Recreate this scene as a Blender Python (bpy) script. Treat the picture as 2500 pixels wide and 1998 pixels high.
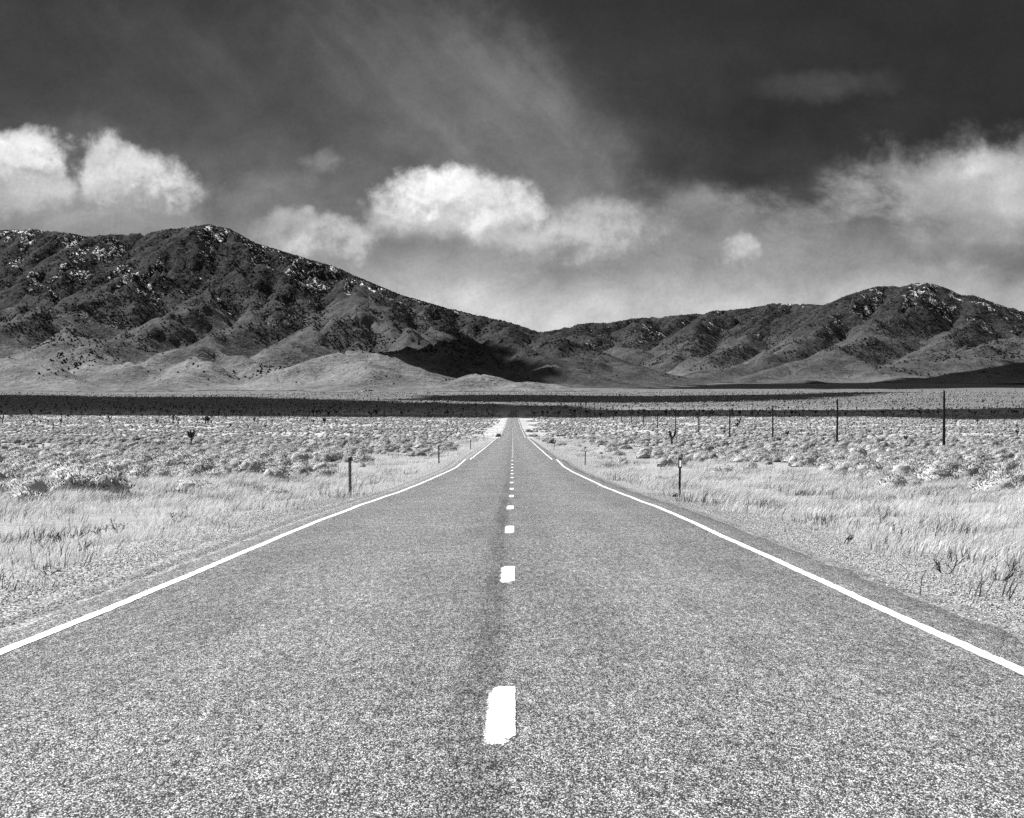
import bpy, math, random
import numpy as np
from mathutils import Vector

R = math.radians
rnd = random.Random(7)
rng = np.random.default_rng(11)
sc = bpy.context.scene
for o in list(bpy.data.objects):
    bpy.data.objects.remove(o)
COL = sc.collection

# ------------------------------------------------------------------ camera
F = 5000.0                      # focal length in photo pixels (photo is 2500 px wide)
HZ = 1030.0                     # photo row of the level line of sight
EYE = 1.6
cd = bpy.data.cameras.new('camera')
cam = bpy.data.objects.new('camera', cd)
COL.objects.link(cam)
cd.sensor_fit = 'HORIZONTAL'
cd.sensor_width = 36.0
cd.lens = 36.0 * F / 2500.0
cd.clip_start = 0.2
cd.clip_end = 60000
cam.location = (0, 0, EYE)
cam.rotation_euler = (R(90) + math.atan((HZ - 999.0) / F), 0, 0)
sc.camera = cam

# ------------------------------------------------------------------ light
SUN_AZ, SUN_EL = R(-55), R(42)          # ahead and to the left
SDIR = np.array([math.sin(SUN_AZ) * math.cos(SUN_EL), math.cos(SUN_AZ) * math.cos(SUN_EL), math.sin(SUN_EL)])
ld = bpy.data.lights.new('sun', 'SUN')
ld.energy = 5.0
ld.angle = R(0.5)
ld.color = (1, 1, 1)
sun = bpy.data.objects.new('sun', ld)
COL.objects.link(sun)
sun.rotation_euler = Vector(-SDIR).to_track_quat('-Z', 'Y').to_euler()
EXPO = 0.95
vs = sc.view_settings
vs.view_transform = 'Standard'
vs.look = 'None'
vs.exposure = EXPO
vs.gamma = 1.0
vs.use_curve_mapping = False
sc.cycles.use_denoising = False
sc.cycles.max_bounces = 3
sc.cycles.diffuse_bounces = 2
sc.cycles.glossy_bounces = 2
sc.cycles.transmission_bounces = 3
sc.cycles.transparent_max_bounces = 6
sc.cycles.use_adaptive_sampling = False
sc.cycles.caustics_reflective = False
sc.cycles.caustics_refractive = False


# ------------------------------------------------------------------ node expressions
class E:
    """a socket with arithmetic"""
    nt = None

    def __init__(s, sock):
        s.k = sock

    def __add__(a, b): return op('ADD', a, b)
    def __radd__(a, b): return op('ADD', b, a)
    def __sub__(a, b): return op('SUBTRACT', a, b)
    def __rsub__(a, b): return op('SUBTRACT', b, a)
    def __mul__(a, b): return op('MULTIPLY', a, b)
    def __rmul__(a, b): return op('MULTIPLY', b, a)
    def __truediv__(a, b): return op('DIVIDE', a, b)
    def __pow__(a, b): return op('POWER', a, b)
    def __gt__(a, b): return op('GREATER_THAN', a, b)
    def __lt__(a, b): return op('LESS_THAN', a, b)


def put(sock, v):
    if isinstance(v, E):
        E.nt.links.new(v.k, sock)
    else:
        sock.default_value = v


def op(name, *a, clamp=False):
    n = E.nt.nodes.new('ShaderNodeMath')
    n.operation = name
    n.use_clamp = clamp
    for i, v in enumerate(a):
        put(n.inputs[i], v)
    return E(n.outputs[0])


def mx(a, b): return op('MAXIMUM', a, b)
def mn(a, b): return op('MINIMUM', a, b)
def ab(a): return op('ABSOLUTE', a)


def sstep(x, lo, hi, a=0.0, b=1.0):
    n = E.nt.nodes.new('ShaderNodeMapRange')
    n.interpolation_type = 'SMOOTHSTEP'
    put(n.inputs[0], x)
    for i, v in zip((1, 2, 3, 4), (lo, hi, a, b)):
        put(n.inputs[i], v)
    return E(n.outputs[0])


def lin(x, lo, hi, a=0.0, b=1.0):
    n = E.nt.nodes.new('ShaderNodeMapRange')
    put(n.inputs[0], x)
    for i, v in zip((1, 2, 3, 4), (lo, hi, a, b)):
        put(n.inputs[i], v)
    return E(n.outputs[0])


def mix(f, a, b):
    n = E.nt.nodes.new('ShaderNodeMix')
    n.data_type = 'FLOAT'
    put(n.inputs[0], f)
    put(n.inputs[2], a)
    put(n.inputs[3], b)
    return E(n.outputs[0])


def vec(x, y, z):
    n = E.nt.nodes.new('ShaderNodeCombineXYZ')
    for i, v in enumerate((x, y, z)):
        put(n.inputs[i], v)
    return E(n.outputs[0])


def sep(v):
    n = E.nt.nodes.new('ShaderNodeSeparateXYZ')
    put(n.inputs[0], v)
    return E(n.outputs[0]), E(n.outputs[1]), E(n.outputs[2])


def noise(v, scale, detail=2.0, rough=0.55, dist=0.0, col=False):
    n = E.nt.nodes.new('ShaderNodeTexNoise')
    put(n.inputs['Vector'], v)
    n.inputs['Scale'].default_value = scale
    n.inputs['Detail'].default_value = detail
    n.inputs['Roughness'].default_value = rough
    n.inputs['Distortion'].default_value = dist
    return E(n.outputs[1 if col else 0])


def voro(v, scale, feature='F1', rand=1.0):
    n = E.nt.nodes.new('ShaderNodeTexVoronoi')
    n.feature = feature
    put(n.inputs['Vector'], v)
    n.inputs['Scale'].default_value = scale
    n.inputs['Randomness'].default_value = rand
    return E(n.outputs['Distance']), (E(n.outputs['Color']) if feature == 'F1' else None)


def curve(x, pts):
    """piecewise smooth map of x (0..1) to value through a colour ramp of greys"""
    n = E.nt.nodes.new('ShaderNodeValToRGB')
    put(n.inputs[0], x)
    cr = n.color_ramp
    cr.interpolation = 'B_SPLINE'
    while len(cr.elements) < len(pts):
        cr.elements.new(0.5)
    for e, (p, v) in zip(cr.elements, pts):
        e.position = p
        e.color = (v, v, v, 1)
    return E(n.outputs[0])


def s2l(v):
    v /= 255.0
    return v / 12.92 if v <= 0.04045 else ((v + 0.055) / 1.055) ** 2.4


# ------------------------------------------------------------------ world
w = bpy.data.worlds.new('World')
sc.world = w
w.use_nodes = True
nt = w.node_tree
nt.nodes.clear()
E.nt = nt
out = nt.nodes.new('ShaderNodeOutputWorld')
bg = nt.nodes.new('ShaderNodeBackground')
WS = 0.1
bg.inputs['Strength'].default_value = WS
nt.links.new(bg.outputs[0], out.inputs[0])
sky = nt.nodes.new('ShaderNodeTexSky')
sky.sky_type = 'NISHITA'
sky.sun_disc = False
sky.sun_elevation = SUN_EL
sky.sun_rotation = SUN_AZ
sky.altitude = 1500
sky.air_density = 1.0
sky.dust_density = 0.6
sepc = nt.nodes.new('ShaderNodeSeparateColor')
nt.links.new(sky.outputs[0], sepc.inputs[0])
SKYR = E(sepc.outputs[0])              # the red channel: a red filter on black-and-white film
tc = nt.nodes.new('ShaderNodeTexCoord')
D = E(tc.outputs['Generated'])
dx, dy, dz = sep(D)
AZ = op('ARCTAN2', dx, dy)
EL = op('ARCSINE', dz)
K = 1.0 / (2 ** EXPO) / WS             # display value -> world value


def sv(s):                             # wanted display grey (0..255) -> background value
    return s2l(s) * K


# slow and fast distortion of the sky coordinates
n1 = noise(D, 9.0, 4, 0.6, col=True)
a1, b1, c1 = sep(n1)
n2 = noise(D, 38.0, 5, 0.62, col=True)
a2, b2, c2 = sep(n2)
AZw = AZ + (a1 - 0.5) * 0.05 + (a2 - 0.5) * 0.028
ELw = EL + (b1 - 0.5) * 0.026 + (b2 - 0.5) * 0.018
fine = noise(D, 75.0, 6, 0.62)
ofs = nt.nodes.new('ShaderNodeVectorMath')
ofs.operation = 'ADD'
ofs.inputs[1].default_value = (-0.0035, 0.0, 0.0045)
nt.links.new(D.k, ofs.inputs[0])
emb = (noise(D, 42.0, 6, 0.6) - noise(E(ofs.outputs[0]), 42.0, 6, 0.6))
broad = noise(vec(dx, dy, dz * 2.2), 11.0, 5, 0.55)
streak = noise(vec(dx * 1.0 + dz * 0.9, dy, dz * 0.35), 22.0, 4, 0.55)


def aze(px, py):                       # photo position at 2156 px width -> azimuth, elevation
    u = (px * 1.1596 - 1250) / F
    v = (HZ - py * 1.1596) / F
    return math.atan(u), math.atan(v * math.cos(math.atan(u)))


# clear sky: bright near the horizon, dark above (continues unchanged round the whole dome)
ELg = mx(EL + (b1 - 0.5) * 0.012, 0.0)
t = op('MINIMUM', ELg / 0.4, 1.0)
prof = [(el / 0.4, s2l(s)) for el, s in ((0, 205), (0.036, 196), (0.052, 176), (0.07, 152), (0.09, 126), (0.112, 100),
                                        (0.136, 78), (0.165, 63), (0.195, 54), (0.24, 50), (0.4, 47))]
grad = curve(t, prof) * K
# the Nishita sky gives the slow change with azimuth; the profile the filtered darkening with height
skyn = SKYR / 2.4
val = grad * mix(0.25, 1.0, op('MINIMUM', skyn, 1.8))


def blob(val, px, py, rx, ry, s, soft=0.5, amp=0.9, rot=0.0, top=None, op_=1.0, warp=1.0):
    """a soft cloud, its place and size given in photo pixels (2156 wide), display grey s"""
    a, e = aze(px, py)
    k = 1.1596 / F
    ax = AZw if warp else AZ
    ex = ELw if warp else EL
    x = (ax - a) / (rx * k)
    y = (ex - e) / (ry * k)
    if rot:
        # rotate in true angles before scaling
        X = ax - a
        Y = ex - e
        c, sn = math.cos(rot), math.sin(rot)
        x = (X * c + Y * sn) / (rx * k)
        y = (Y * c - X * sn) / (ry * k)
    r = op('SQRT', x * x + y * y) + (fine - 0.5) * amp * 1.0 + (c2 - 0.5) * amp * 0.8
    m = sstep(r, 1.0 + soft, 1.0 - soft * (0.5 if top is not None else 1.0)) * op_
    if top is not None:                # sunlit upper part, greyer foot that dissolves
        tt = sstep(y + (a2 - 0.5) * 0.8 + emb * 6.0 - x * 0.2, -0.95, 0.8)
        sh = mix(tt, sv(s), sv(top))
        m = m * sstep(y, -1.3, -0.1, 0.35, 1.0)
    else:
        sh = sv(s)
    return mix(m, val, sh)


# high veils and the dark deck on the right
val = blob(val, 1900, 250, 560, 190, 53, 0.7, 0.5)
val = blob(val, 1600, 370, 260, 70, 60, 0.8, 0.8)
val = blob(val, 2150, 120, 300, 200, 50, 0.7, 0.4)
m_ = sstep(streak + (a1 - 0.5) * 0.3, 0.40, 0.68)
for px, py, rx, ry, s, rot, o in ((960, 190, 340, 150, 122, -0.7, 0.95), (1110, 330, 250, 110, 148, -0.9, 0.9),
                                  (860, 110, 190, 80, 106, -0.3, 0.8), (540, 160, 330, 90, 92, -0.25, 0.7),
                                  (1190, 300, 120, 130, 120, -1.2, 0.5), (20, 170, 80, 150, 74, 0.2, 0.7),
                                  (640, 320, 260, 60, 104, 0.3, 0.5)):
    val = blob(val, px, py, rx, ry, s, 0.9, 0.7, rot, op_=m_ * (o * 0.6) + 0.4 * o)
val = blob(val, 1740, 168, 95, 22, 92, 0.9, 1.2, op_=0.6)
gap = sstep(noise(vec(dx + dz * 0.4, dy, dz * 1.6), 17.0, 6, 0.6, 0.1), 0.38, 0.60)
# bank of grey cloud low on the right
val = blob(val, 2010, 470, 330, 130, 158, 0.6, 1.1, op_=gap * 0.75 + 0.12)
val = blob(val, 1960, 400, 150, 60, 178, 0.7, 1.2, op_=gap * 0.65)
val = blob(val, 2110, 350, 75, 30, 205, 0.7, 1.0, op_=0.85)
val = blob(val, 2150, 405, 50, 55, 190, 0.7, 1.0, op_=0.8)
val = blob(val, 1830, 520, 260, 45, 170, 0.7, 1.2, op_=gap * 0.6)
val = blob(val, 2060, 535, 130, 20, 120, 0.8, 1.0, rot=-0.12, op_=0.6)
val = blob(val, 1500, 440, 190, 38, 145, 0.8, 1.3, op_=gap * 0.85)
val = blob(val, 1640, 470, 130, 40, 148, 0.8, 1.3, op_=gap * 0.8)
val = blob(val, 2130, 560, 60, 30, 118, 0.8, 1.0, op_=0.6)
# cumulus
val = blob(val, 1560, 533, 46, 34, 158, 0.45, 0.8, top=196)
val = blob(val, 1265, 500, 118, 48, 150, 0.6, 1.0, top=192)
val = blob(val, 1180, 520, 110, 36, 168, 0.6, 0.9, top=205, op_=0.8)
val = blob(val, 670, 512, 98, 46, 160, 0.5, 0.9, top=212)
val = blob(val, 600, 480, 60, 30, 150, 0.6, 1.0, top=190, op_=0.7)
val = blob(val, 865, 465, 90, 40, 185, 0.5, 0.9, top=215, op_=0.9)
val = blob(val, 958, 440, 136, 62, 190, 0.4, 0.85, top=250)
val = blob(val, 1030, 460, 80, 50, 190, 0.5, 0.85, top=232, op_=0.85)
val = blob(val, 685, 352, 32, 22, 120, 0.9, 1.0, top=150, op_=0.7)
val = blob(val, 600, 392, 50, 26, 118, 0.9, 1.0, top=135, op_=0.6)
val = blob(val, 510, 425, 40, 26, 125, 0.9, 1.0, top=145, op_=0.5)
val = blob(val, 265, 330, 170, 36, 96, 0.8, 1.0, rot=-0.2, op_=0.7)
val = blob(val, 300, 402, 108, 58, 150, 0.42, 0.95, top=216)
val = blob(val, 225, 365, 46, 46, 170, 0.5, 0.9, top=215, op_=0.9)
val = blob(val, 160, 350, 16, 60, 100, 0.9, 0.6, op_=0.8)
val = blob(val, 45, 352, 92, 66, 176, 0.38, 0.85, top=240)
val = blob(val, 50, 430, 150, 50, 160, 0.7, 0.9, top=196, op_=0.8)
val = blob(val, 330, 470, 170, 36, 150, 0.9, 0.9, op_=0.5)
# bright gap low over the pass
val = blob(val, 1120, 650, 260, 50, 214, 0.9, 0.5, op_=0.7)
# the same kind of broken cumulus all the way round, outside the stretch in view
cum = noise(vec(dx, dy, dz * 2.0), 7.5, 6, 0.58, 0.2)
band = sstep(EL, 0.02, 0.07) * sstep(EL, 0.24, 0.10) * sstep(ab(AZ), 0.27, 0.40)
cm = sstep(cum, 0.5, 0.66) * band
val = mix(cm, val, mix(sstep(fine, 0.35, 0.65), sv(150), sv(222)))
# broken bright cloud overhead and behind, added out of view to fill the shadows
ovh = sstep(noise(D, 3.2, 5, 0.58), 0.44, 0.60) * sstep(EL, 0.27, 0.42)
val = mix(ovh, val, mix(sstep(fine, 0.3, 0.7), sv(150), sv(205)))
# soft mottling of the whole cloud field
mot = noise(vec(dx, dy, dz * 1.5), 24.0, 6, 0.6, 0.4)
val = val * lin(broad, 0.25, 0.75, 0.82, 1.18) * lin(noise(D, 60.0, 4, 0.6), 0.25, 0.75, 0.92, 1.08)
val = val * mix(sstep(EL, 0.22, 0.10), 1.0, lin(mot, 0.28, 0.72, 0.74, 1.26))
val = val * lin(noise(D, 620.0, 2, 0.6), 0.25, 0.75, 0.93, 1.07)
rgb = nt.nodes.new('ShaderNodeCombineColor')
for i in range(3):
    nt.links.new(val.k, rgb.inputs[i])
nt.links.new(rgb.outputs[0], bg.inputs['Color'])
try:
    w.cycles.sampling_method = 'MANUAL'
    w.cycles.sample_map_resolution = 512
except Exception:
    pass


# ------------------------------------------------------------------ materials
def material(name, build, rough=0.9, spec=0.15, transl=0.0):
    m = bpy.data.materials.new(name)
    m.use_nodes = True
    t = m.node_tree
    t.nodes.clear()
    E.nt = t
    o = t.nodes.new('ShaderNodeOutputMaterial')
    b = t.nodes.new('ShaderNodeBsdfPrincipled')
    b.inputs['Roughness'].default_value = rough
    b.inputs['Specular IOR Level'].default_value = spec
    geo = t.nodes.new('ShaderNodeNewGeometry')
    P = E(geo.outputs['Position'])
    res = build(P, geo, t)
    res = res if isinstance(res, tuple) else (res, None)
    c, bump = res[:2]
    alpha = res[2] if len(res) > 2 else None
    cc = t.nodes.new('ShaderNodeCombineColor')
    for i in range(3):
        put(cc.inputs[i], c)
    t.links.new(cc.outputs[0], b.inputs['Base Color'])
    if bump is not None:
        h, dist, st = bump
        bn = t.nodes.new('ShaderNodeBump')
        bn.inputs['Distance'].default_value = dist
        bn.inputs['Strength'].default_value = st
        put(bn.inputs['Height'], h)
        t.links.new(bn.outputs[0], b.inputs['Normal'])
    if alpha is not None:
        put(b.inputs['Alpha'], alpha)
    if transl > 0:
        tr = t.nodes.new('ShaderNodeBsdfTranslucent')
        t.links.new(cc.outputs[0], tr.inputs[0])
        mxs = t.nodes.new('ShaderNodeMixShader')
        mxs.inputs[0].default_value = transl
        t.links.new(b.outputs[0], mxs.inputs[1])
        t.links.new(tr.outputs[0], mxs.inputs[2])
        t.links.new(mxs.outputs[0], o.inputs[0])
    else:
        t.links.new(b.outputs[0], o.inputs[0])
    return m


def objrand(t):
    n = t.nodes.new('ShaderNodeObjectInfo')
    return E(n.outputs['Random'])


def chips(P, scale):
    d, c = voro(P, scale)
    r, g, b = sep(c)
    return d, r, g


def m_road(P, geo, t):
    x, y, z = sep(P)
    Q = vec(x, y * 0.30, z)             # chips rolled out along the road
    d, r, g = chips(Q, 150.0)
    d2, r2, g2 = chips(Q, 60.0)
    n = noise(Q, 230.0, 2, 0.6)
    n3 = noise(Q, 36.0, 3, 0.6)
    n7 = noise(vec(x, y * 0.12, z), 22.0, 2, 0.6)
    n4 = noise(vec(x, y * 0.4, z), 5.0, 4, 0.6)
    n5 = noise(vec(x * 1.6, y * 0.09, 0.0), 1.0, 4, 0.55)
    n6 = noise(vec(x * 0.5, y * 0.25, 0.0), 1.0, 3, 0.5)
    # light stone chips in dark binder
    stone = mix(sstep(r, 0.15, 0.95), 0.06, 0.52)
    gap = sstep(d, 0.42, 0.66)
    c = mix(gap * 0.85, stone, 0.02)
    c = c * lin(r2, 0.0, 1.0, 0.72, 1.28) * lin(n, 0.3, 0.7, 0.72, 1.28) * lin(n3, 0.25, 0.75, 0.55, 1.45) * lin(n7, 0.3, 0.7, 0.72, 1.28)
    # worn wheel paths and darker seam beside the centre line
    tracks = sstep(ab(ab(x + 0.1) - 1.7), 1.25, 0.2)
    c = c * lin(tracks, 0, 1, 1.0, 1.12)
    seam = sstep(ab(x + 0.19 + (n5 - 0.5) * 0.2), 0.22, 0.03) * sstep(y, 140.0, 30.0, 0.35, 1.0)
    c = c * lin(seam * sstep(n5, 0.28, 0.6), 0, 1, 1.0, 0.58)
    c = c * lin(n4, 0.25, 0.75, 0.84, 1.16) * lin(n5, 0.25, 0.75, 0.88, 1.14) * lin(n6, 0.25, 0.75, 0.88, 1.1)
    c = c * lin(y, 0.0, 400.0, 1.0, 1.0)
    h = (1.0 - d) * 0.8 + r * 0.5 + n * 0.3
    return c * 1.04, (h, 0.005, 0.85)


def edge_attr(t):
    n = t.nodes.new('ShaderNodeAttribute')
    n.attribute_name = 'edge'
    return E(n.outputs['Fac'])


def m_paint(P, geo, t):
    x, y, z = sep(P)
    Q = vec(x, y * 0.35, z)
    n = noise(Q, 75.0, 4, 0.7)
    n2 = noise(P, 6.0, 3, 0.6)
    c = mix(sstep(n + (n2 - 0.5) * 0.35, 0.31, 0.25), 0.84, 0.2) * lin(n, 0.3, 0.7, 0.86, 1.05)
    e = edge_attr(t)
    al = sstep(e * 1.3 + (n - 0.5) * 0.9, 0.05, 0.2)
    return c, (noise(Q, 120.0, 2), 0.004, 0.4), al


def m_oldpaint(P, geo, t):
    x, y, z = sep(P)
    Q = vec(x, y * 0.35, z)
    n = noise(Q, 75.0, 4, 0.7)
    e = edge_attr(t)
    al = sstep(e * 0.55 + (n - 0.5) * 1.6, 0.10, 0.24)
    return 0.8, (noise(Q, 120.0, 2), 0.004, 0.4), al


def m_ground(P, geo, t):
    x, y, z = sep(P)
    d, r, g = chips(P, 36.0)
    d2, r2, g2 = chips(P, 13.0)
    nf = noise(P, 55.0, 3, 0.65)
    n1 = noise(P, 6.0, 4, 0.6)
    n2 = noise(P, 0.7, 4, 0.6)
    n3 = noise(vec(x * 0.018, y * 0.018, 0.0), 1.0, 5, 0.6)
    n4 = noise(vec(x * 0.004, y * 0.016, 0.0), 1.0, 5, 0.62)
    # gravel of the shoulder
    grav = mix(sstep(r, 0.15, 0.95), 0.10, 0.78) * mix(sstep(d, 0.45, 0.7), 1.0, 0.3)
    grav = grav * lin(n1, 0.25, 0.75, 0.75, 1.25) * lin(r2, 0, 1, 0.85, 1.15)
    # dry soil with straw litter
    soil = mix(sstep(nf, 0.36, 0.62), 0.17, 0.50) * lin(n1, 0.25, 0.75, 0.55, 1.4) * lin(n2, 0.25, 0.75, 0.8, 1.18)
    q = ab(x) + (n2 - 0.5) * 2.4 + (n1 - 0.5) * 1.6
    near = sstep(q, 7.2, 5.6)
    c = mix(near, soil, grav)
    # dark broken edge of the asphalt
    edge = sstep(ab(ab(x + 0.1) - 4.45 + (n2 - 0.5) * 0.7), 0.30, 0.04) * sstep(n1, 0.42, 0.62)
    c = mix(edge * 0.75, c, 0.04)
    # far plain: low scrub seen edge on, in streaks
    nv = noise(vec(x * 0.11, y * 0.05, 0.0), 1.0, 4, 0.7)
    scrub = mix(sstep(nv, 0.34, 0.66), 0.30, 0.50) * lin(n3, 0.25, 0.75, 0.8, 1.2) * lin(n4, 0.3, 0.7, 0.8, 1.2)
    nb = noise(P, 0.22, 3, 0.7)
    scrub = scrub * lin(nb, 0.3, 0.7, 0.6, 1.4)
    far = sstep(y, 180.0, 700.0)
    c = mix(far, c, scrub)
    # pale washes on the fan
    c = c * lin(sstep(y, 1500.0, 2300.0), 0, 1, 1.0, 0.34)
    return c, (d * -0.6 + r * 0.5 + nf * 0.6 + n1 * 0.8, 0.018, 0.8)


def m_mount(P, geo, t):
    x, y, z = sep(P)
    nx, ny, nz = sep(E(geo.outputs['Normal']))
    n1 = noise(P, 0.0035, 5, 0.6)
    n2 = noise(P, 0.02, 4, 0.65)
    n3 = noise(P, 0.075, 3, 0.7)
    n4 = noise(P, 0.0012, 3, 0.5)
    nh = noise(P, 0.19, 3, 0.65)
    hgt = z + (n1 - 0.5) * 240.0
    grass = mix(sstep(n2, 0.3, 0.7), 0.045, 0.085) * lin(n3, 0.25, 0.75, 0.6, 1.4) * lin(nh, 0.25, 0.75, 0.6, 1.4)
    low = mix(sstep(n2 * 0.5 + n1 * 0.5, 0.35, 0.65), 0.10, 0.20) * lin(n3, 0.25, 0.75, 0.65, 1.3) * lin(nh, 0.25, 0.75, 0.65, 1.35)
    rock = mix(sstep(n3, 0.3, 0.7), 0.012, 0.05) * lin(n2, 0.25, 0.75, 0.7, 1.35) * lin(nh, 0.25, 0.75, 0.6, 1.4)
    # the broken ground round the mouth of the pass carries dark scrub right down to the plain
    tail = sstep(x + (n1 - 0.5) * 500.0, -330.0, -80.0) * sstep(y, 3950.0, 4250.0) * sstep(y, 6000.0, 5500.0)
    hgt = hgt + tail * mix(sstep(x, 350.0, 800.0), 170.0, 60.0)
    c = mix(sstep(hgt, 110.0, 200.0), low, grass)
    c = mix(sstep(hgt, 240.0, 400.0), c, rock)
    # dark shrubs dotting the lower slopes
    dv, rv = voro(P, 0.06)
    r, g, b = sep(rv)
    dots = sstep(dv, 0.30, 0.16) * sstep(g + (n1 - 0.5) * 1.5, 0.62, 0.78)
    c = mix(dots * 0.8, c, 0.035)
    # old snow on the lee faces high up
    lee = nx * 1.2 - ny * 0.1
    sn = sstep(lee + (n1 - 0.5) * 2.4 + (n2 - 0.5) * 1.3 + (z - 430.0) * 0.0012, 0.40, 0.58)
    sn = sn * sstep(x, 1700.0, 500.0, 0.75, 1.0) * sstep(z + (n4 - 0.5) * 200.0, 230.0, 420.0) * sstep(n3 * 0.55 + nh * 0.6 + (n2 - 0.5) * 0.4, 0.60, 0.66)
    c = mix(sn, c, 0.85)
    return c, (n3 * 0.6 + n2, 9.0, 0.7)


def m_flat(v, var=0.25):
    def f(P, geo, t):
        r = objrand(t)
        return lin(noise(P, 30.0, 3, 0.6), 0.25, 0.75, v * (1 - var), v * (1 + var)) * lin(r, 0, 1, 1 - var * 0.6, 1 + var * 0.6)
    return f


M = {
    'road': material('asphalt_chip_seal', m_road, 0.95, 0.04),
    'paint': material('road_paint', m_paint, 0.7, 0.3),
    'oldpaint': material('worn_road_paint', m_oldpaint, 0.8, 0.2),
    'ground': material('desert_ground', m_ground, 0.95, 0.05),
    'mount': material('mountain_slope', m_mount, 0.95, 0.02),
    'grass': material('dry_grass', m_flat(0.66, 0.4), 0.85, 0.06, 0.25),
    'grass2': material('dark_stems_and_shade', m_flat(0.11, 0.5), 0.9, 0.03),  # dark dead stems that also paint in the shadow gaps of the grass
    'sage': material('sage_leaf', m_flat(0.47, 0.25), 0.95, 0.03),
    'sagebody': material('sage_inner_foliage', m_flat(0.40, 0.3), 0.95, 0.03),
    'sage2': material('dark_scrub_leaf', m_flat(0.24, 0.3), 0.9, 0.05),
    'twig': material('dead_twig_and_shade', m_flat(0.04, 0.3), 0.9, 0.1),
    'bark': material('weathered_bark', m_flat(0.06, 0.3), 0.9, 0.1),
    'spike': material('spiky_leaf', m_flat(0.035, 0.3), 0.7, 0.2),
    'wood': material('creosoted_wood', lambda P, g, t: lin(noise(vec(sep(P)[0] * 12.0, sep(P)[1] * 12.0, sep(P)[2] * 0.6), 1.0, 4, 0.6), 0.25, 0.75, 0.012, 0.035), 0.9, 0.05),
    'pine': material('dark_juniper', m_flat(0.02, 0.4), 0.9, 0.05),
    'steel': material('weathered_steel', m_flat(0.035, 0.2), 0.6, 0.25),
    'pale': material('pale_plastic', m_flat(0.55, 0.1), 0.6, 0.3),
    'reflect': material('white_reflector', m_flat(0.9, 0.03), 0.35, 0.4, 0.8),
    'stone': material('pebble', m_flat(0.42, 0.7), 0.9, 0.1),
    'wall': material('white_boards', m_flat(0.8, 0.05), 0.8, 0.2),
    'roof': material('grey_roof', m_flat(0.3, 0.1), 0.8, 0.2),
    'dark': material('dark_opening', m_flat(0.03, 0.1), 0.8, 0.2),
    'cloud': material('cloud_vapour', m_flat(0.85, 0.05), 1.0, 0.0),
}


# ------------------------------------------------------------------ numpy noise
PERM = np.random.default_rng(3).permutation(512).astype(np.int64)
GA = np.random.default_rng(5).random(512) * 2 * np.pi


def pn(x, y, seed=0):
    xi = np.floor(x).astype(np.int64)
    yi = np.floor(y).astype(np.int64)
    xf, yf = x - xi, y - yi
    u = xf * xf * xf * (xf * (xf * 6 - 15) + 10)
    v = yf * yf * yf * (yf * (yf * 6 - 15) + 10)

    def g(ix, iy, fx, fy):
        a = GA[PERM[(PERM[(ix + seed * 17) & 511] + iy) & 511]]
        return np.cos(a) * fx + np.sin(a) * fy
    n00, n10 = g(xi, yi, xf, yf), g(xi + 1, yi, xf - 1, yf)
    n01, n11 = g(xi, yi + 1, xf, yf - 1), g(xi + 1, yi + 1, xf - 1, yf - 1)
    return (n00 + u * (n10 - n00)) * (1 - v) + (n01 + u * (n11 - n01)) * v


def fbm(x, y, o=4, seed=0, g=0.5):
    s, a = 0, 1.0
    for i in range(o):
        s = s + a * pn(x * 2 ** i + 13.7 * i, y * 2 ** i - 7.1 * i, seed + i)
        a *= g
    return s


def hash2(ix, iy, k):
    return GA[PERM[(PERM[(ix + k * 31) & 511] + iy + k * 57) & 511]] / (2 * np.pi)


# ------------------------------------------------------------------ the lie of the land
# road profile read from the photo: distance ahead, height (the dips hide stretches of road)
PD = np.array([-4000, -300, 0, 22, 46, 59, 71, 83, 95, 108, 120, 132, 144, 156, 163, 174, 184, 215, 247, 290, 338, 420, 502, 545, 589, 660, 742, 830,
               912, 1150, 1388, 1705, 1952, 2300, 2700, 3200, 3800, 4500, 5500, 7000, 9500, 14000, 30000], float)
PZ = np.array([30, 2.9, 0.047, -0.165, -0.40, -0.588, -0.775, -0.917, -1.047, -1.18, -1.30, -1.396, -1.446, -1.40, -1.404, -1.86, -1.749, -1.80,
               -1.858, -1.95, -1.98, -2.12, -2.356, -3.05, -2.76, -2.35, -1.87, -1.40, -0.95, 1.3, 3.8, 8.4, 12.9,
               20.0, 29.7, 43.2, 60.9, 82.6, 115, 160, 230, 300, 500], float)


def _pchip(x, y):
    h = np.diff(x)
    d = np.diff(y) / h
    m = np.zeros_like(y)
    m[0], m[-1] = d[0], d[-1]
    for i in range(1, len(x) - 1):
        if d[i - 1] * d[i] > 0:
            w1, w2 = 2 * h[i] + h[i - 1], h[i] + 2 * h[i - 1]
            m[i] = (w1 + w2) / (w1 / d[i - 1] + w2 / d[i])
    return m


PM = _pchip(PD, PZ)


def prof_z(y):
    y = np.asarray(y, float)
    i = np.clip(np.searchsorted(PD, y) - 1, 0, len(PD) - 2)
    h = PD[i + 1] - PD[i]
    t = (y - PD[i]) / h
    t2, t3 = t * t, t * t * t
    return (2 * t3 - 3 * t2 + 1) * PZ[i] + (t3 - 2 * t2 + t) * h * PM[i] + (-2 * t3 + 3 * t2) * PZ[i + 1] + (t3 - t2) * h * PM[i + 1]


def sm(x, a, b):
    t = np.clip((x - a) / (b - a), 0, 1)
    return t * t * (3 - 2 * t)


def road_c(y):                          # centre line drifts slightly right, then bends left on the rise
    y = np.asarray(y, float)
    return -0.17 + 0.0005 * y + 1.6 * sm(y, 1650, 1960) - 60 * np.clip((y - 1980) / 900, 0, 3) ** 2


HW = 3.62                               # centre to edge line
PAVE_L, PAVE_R = 4.0, 4.2             # pavement half widths


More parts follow.
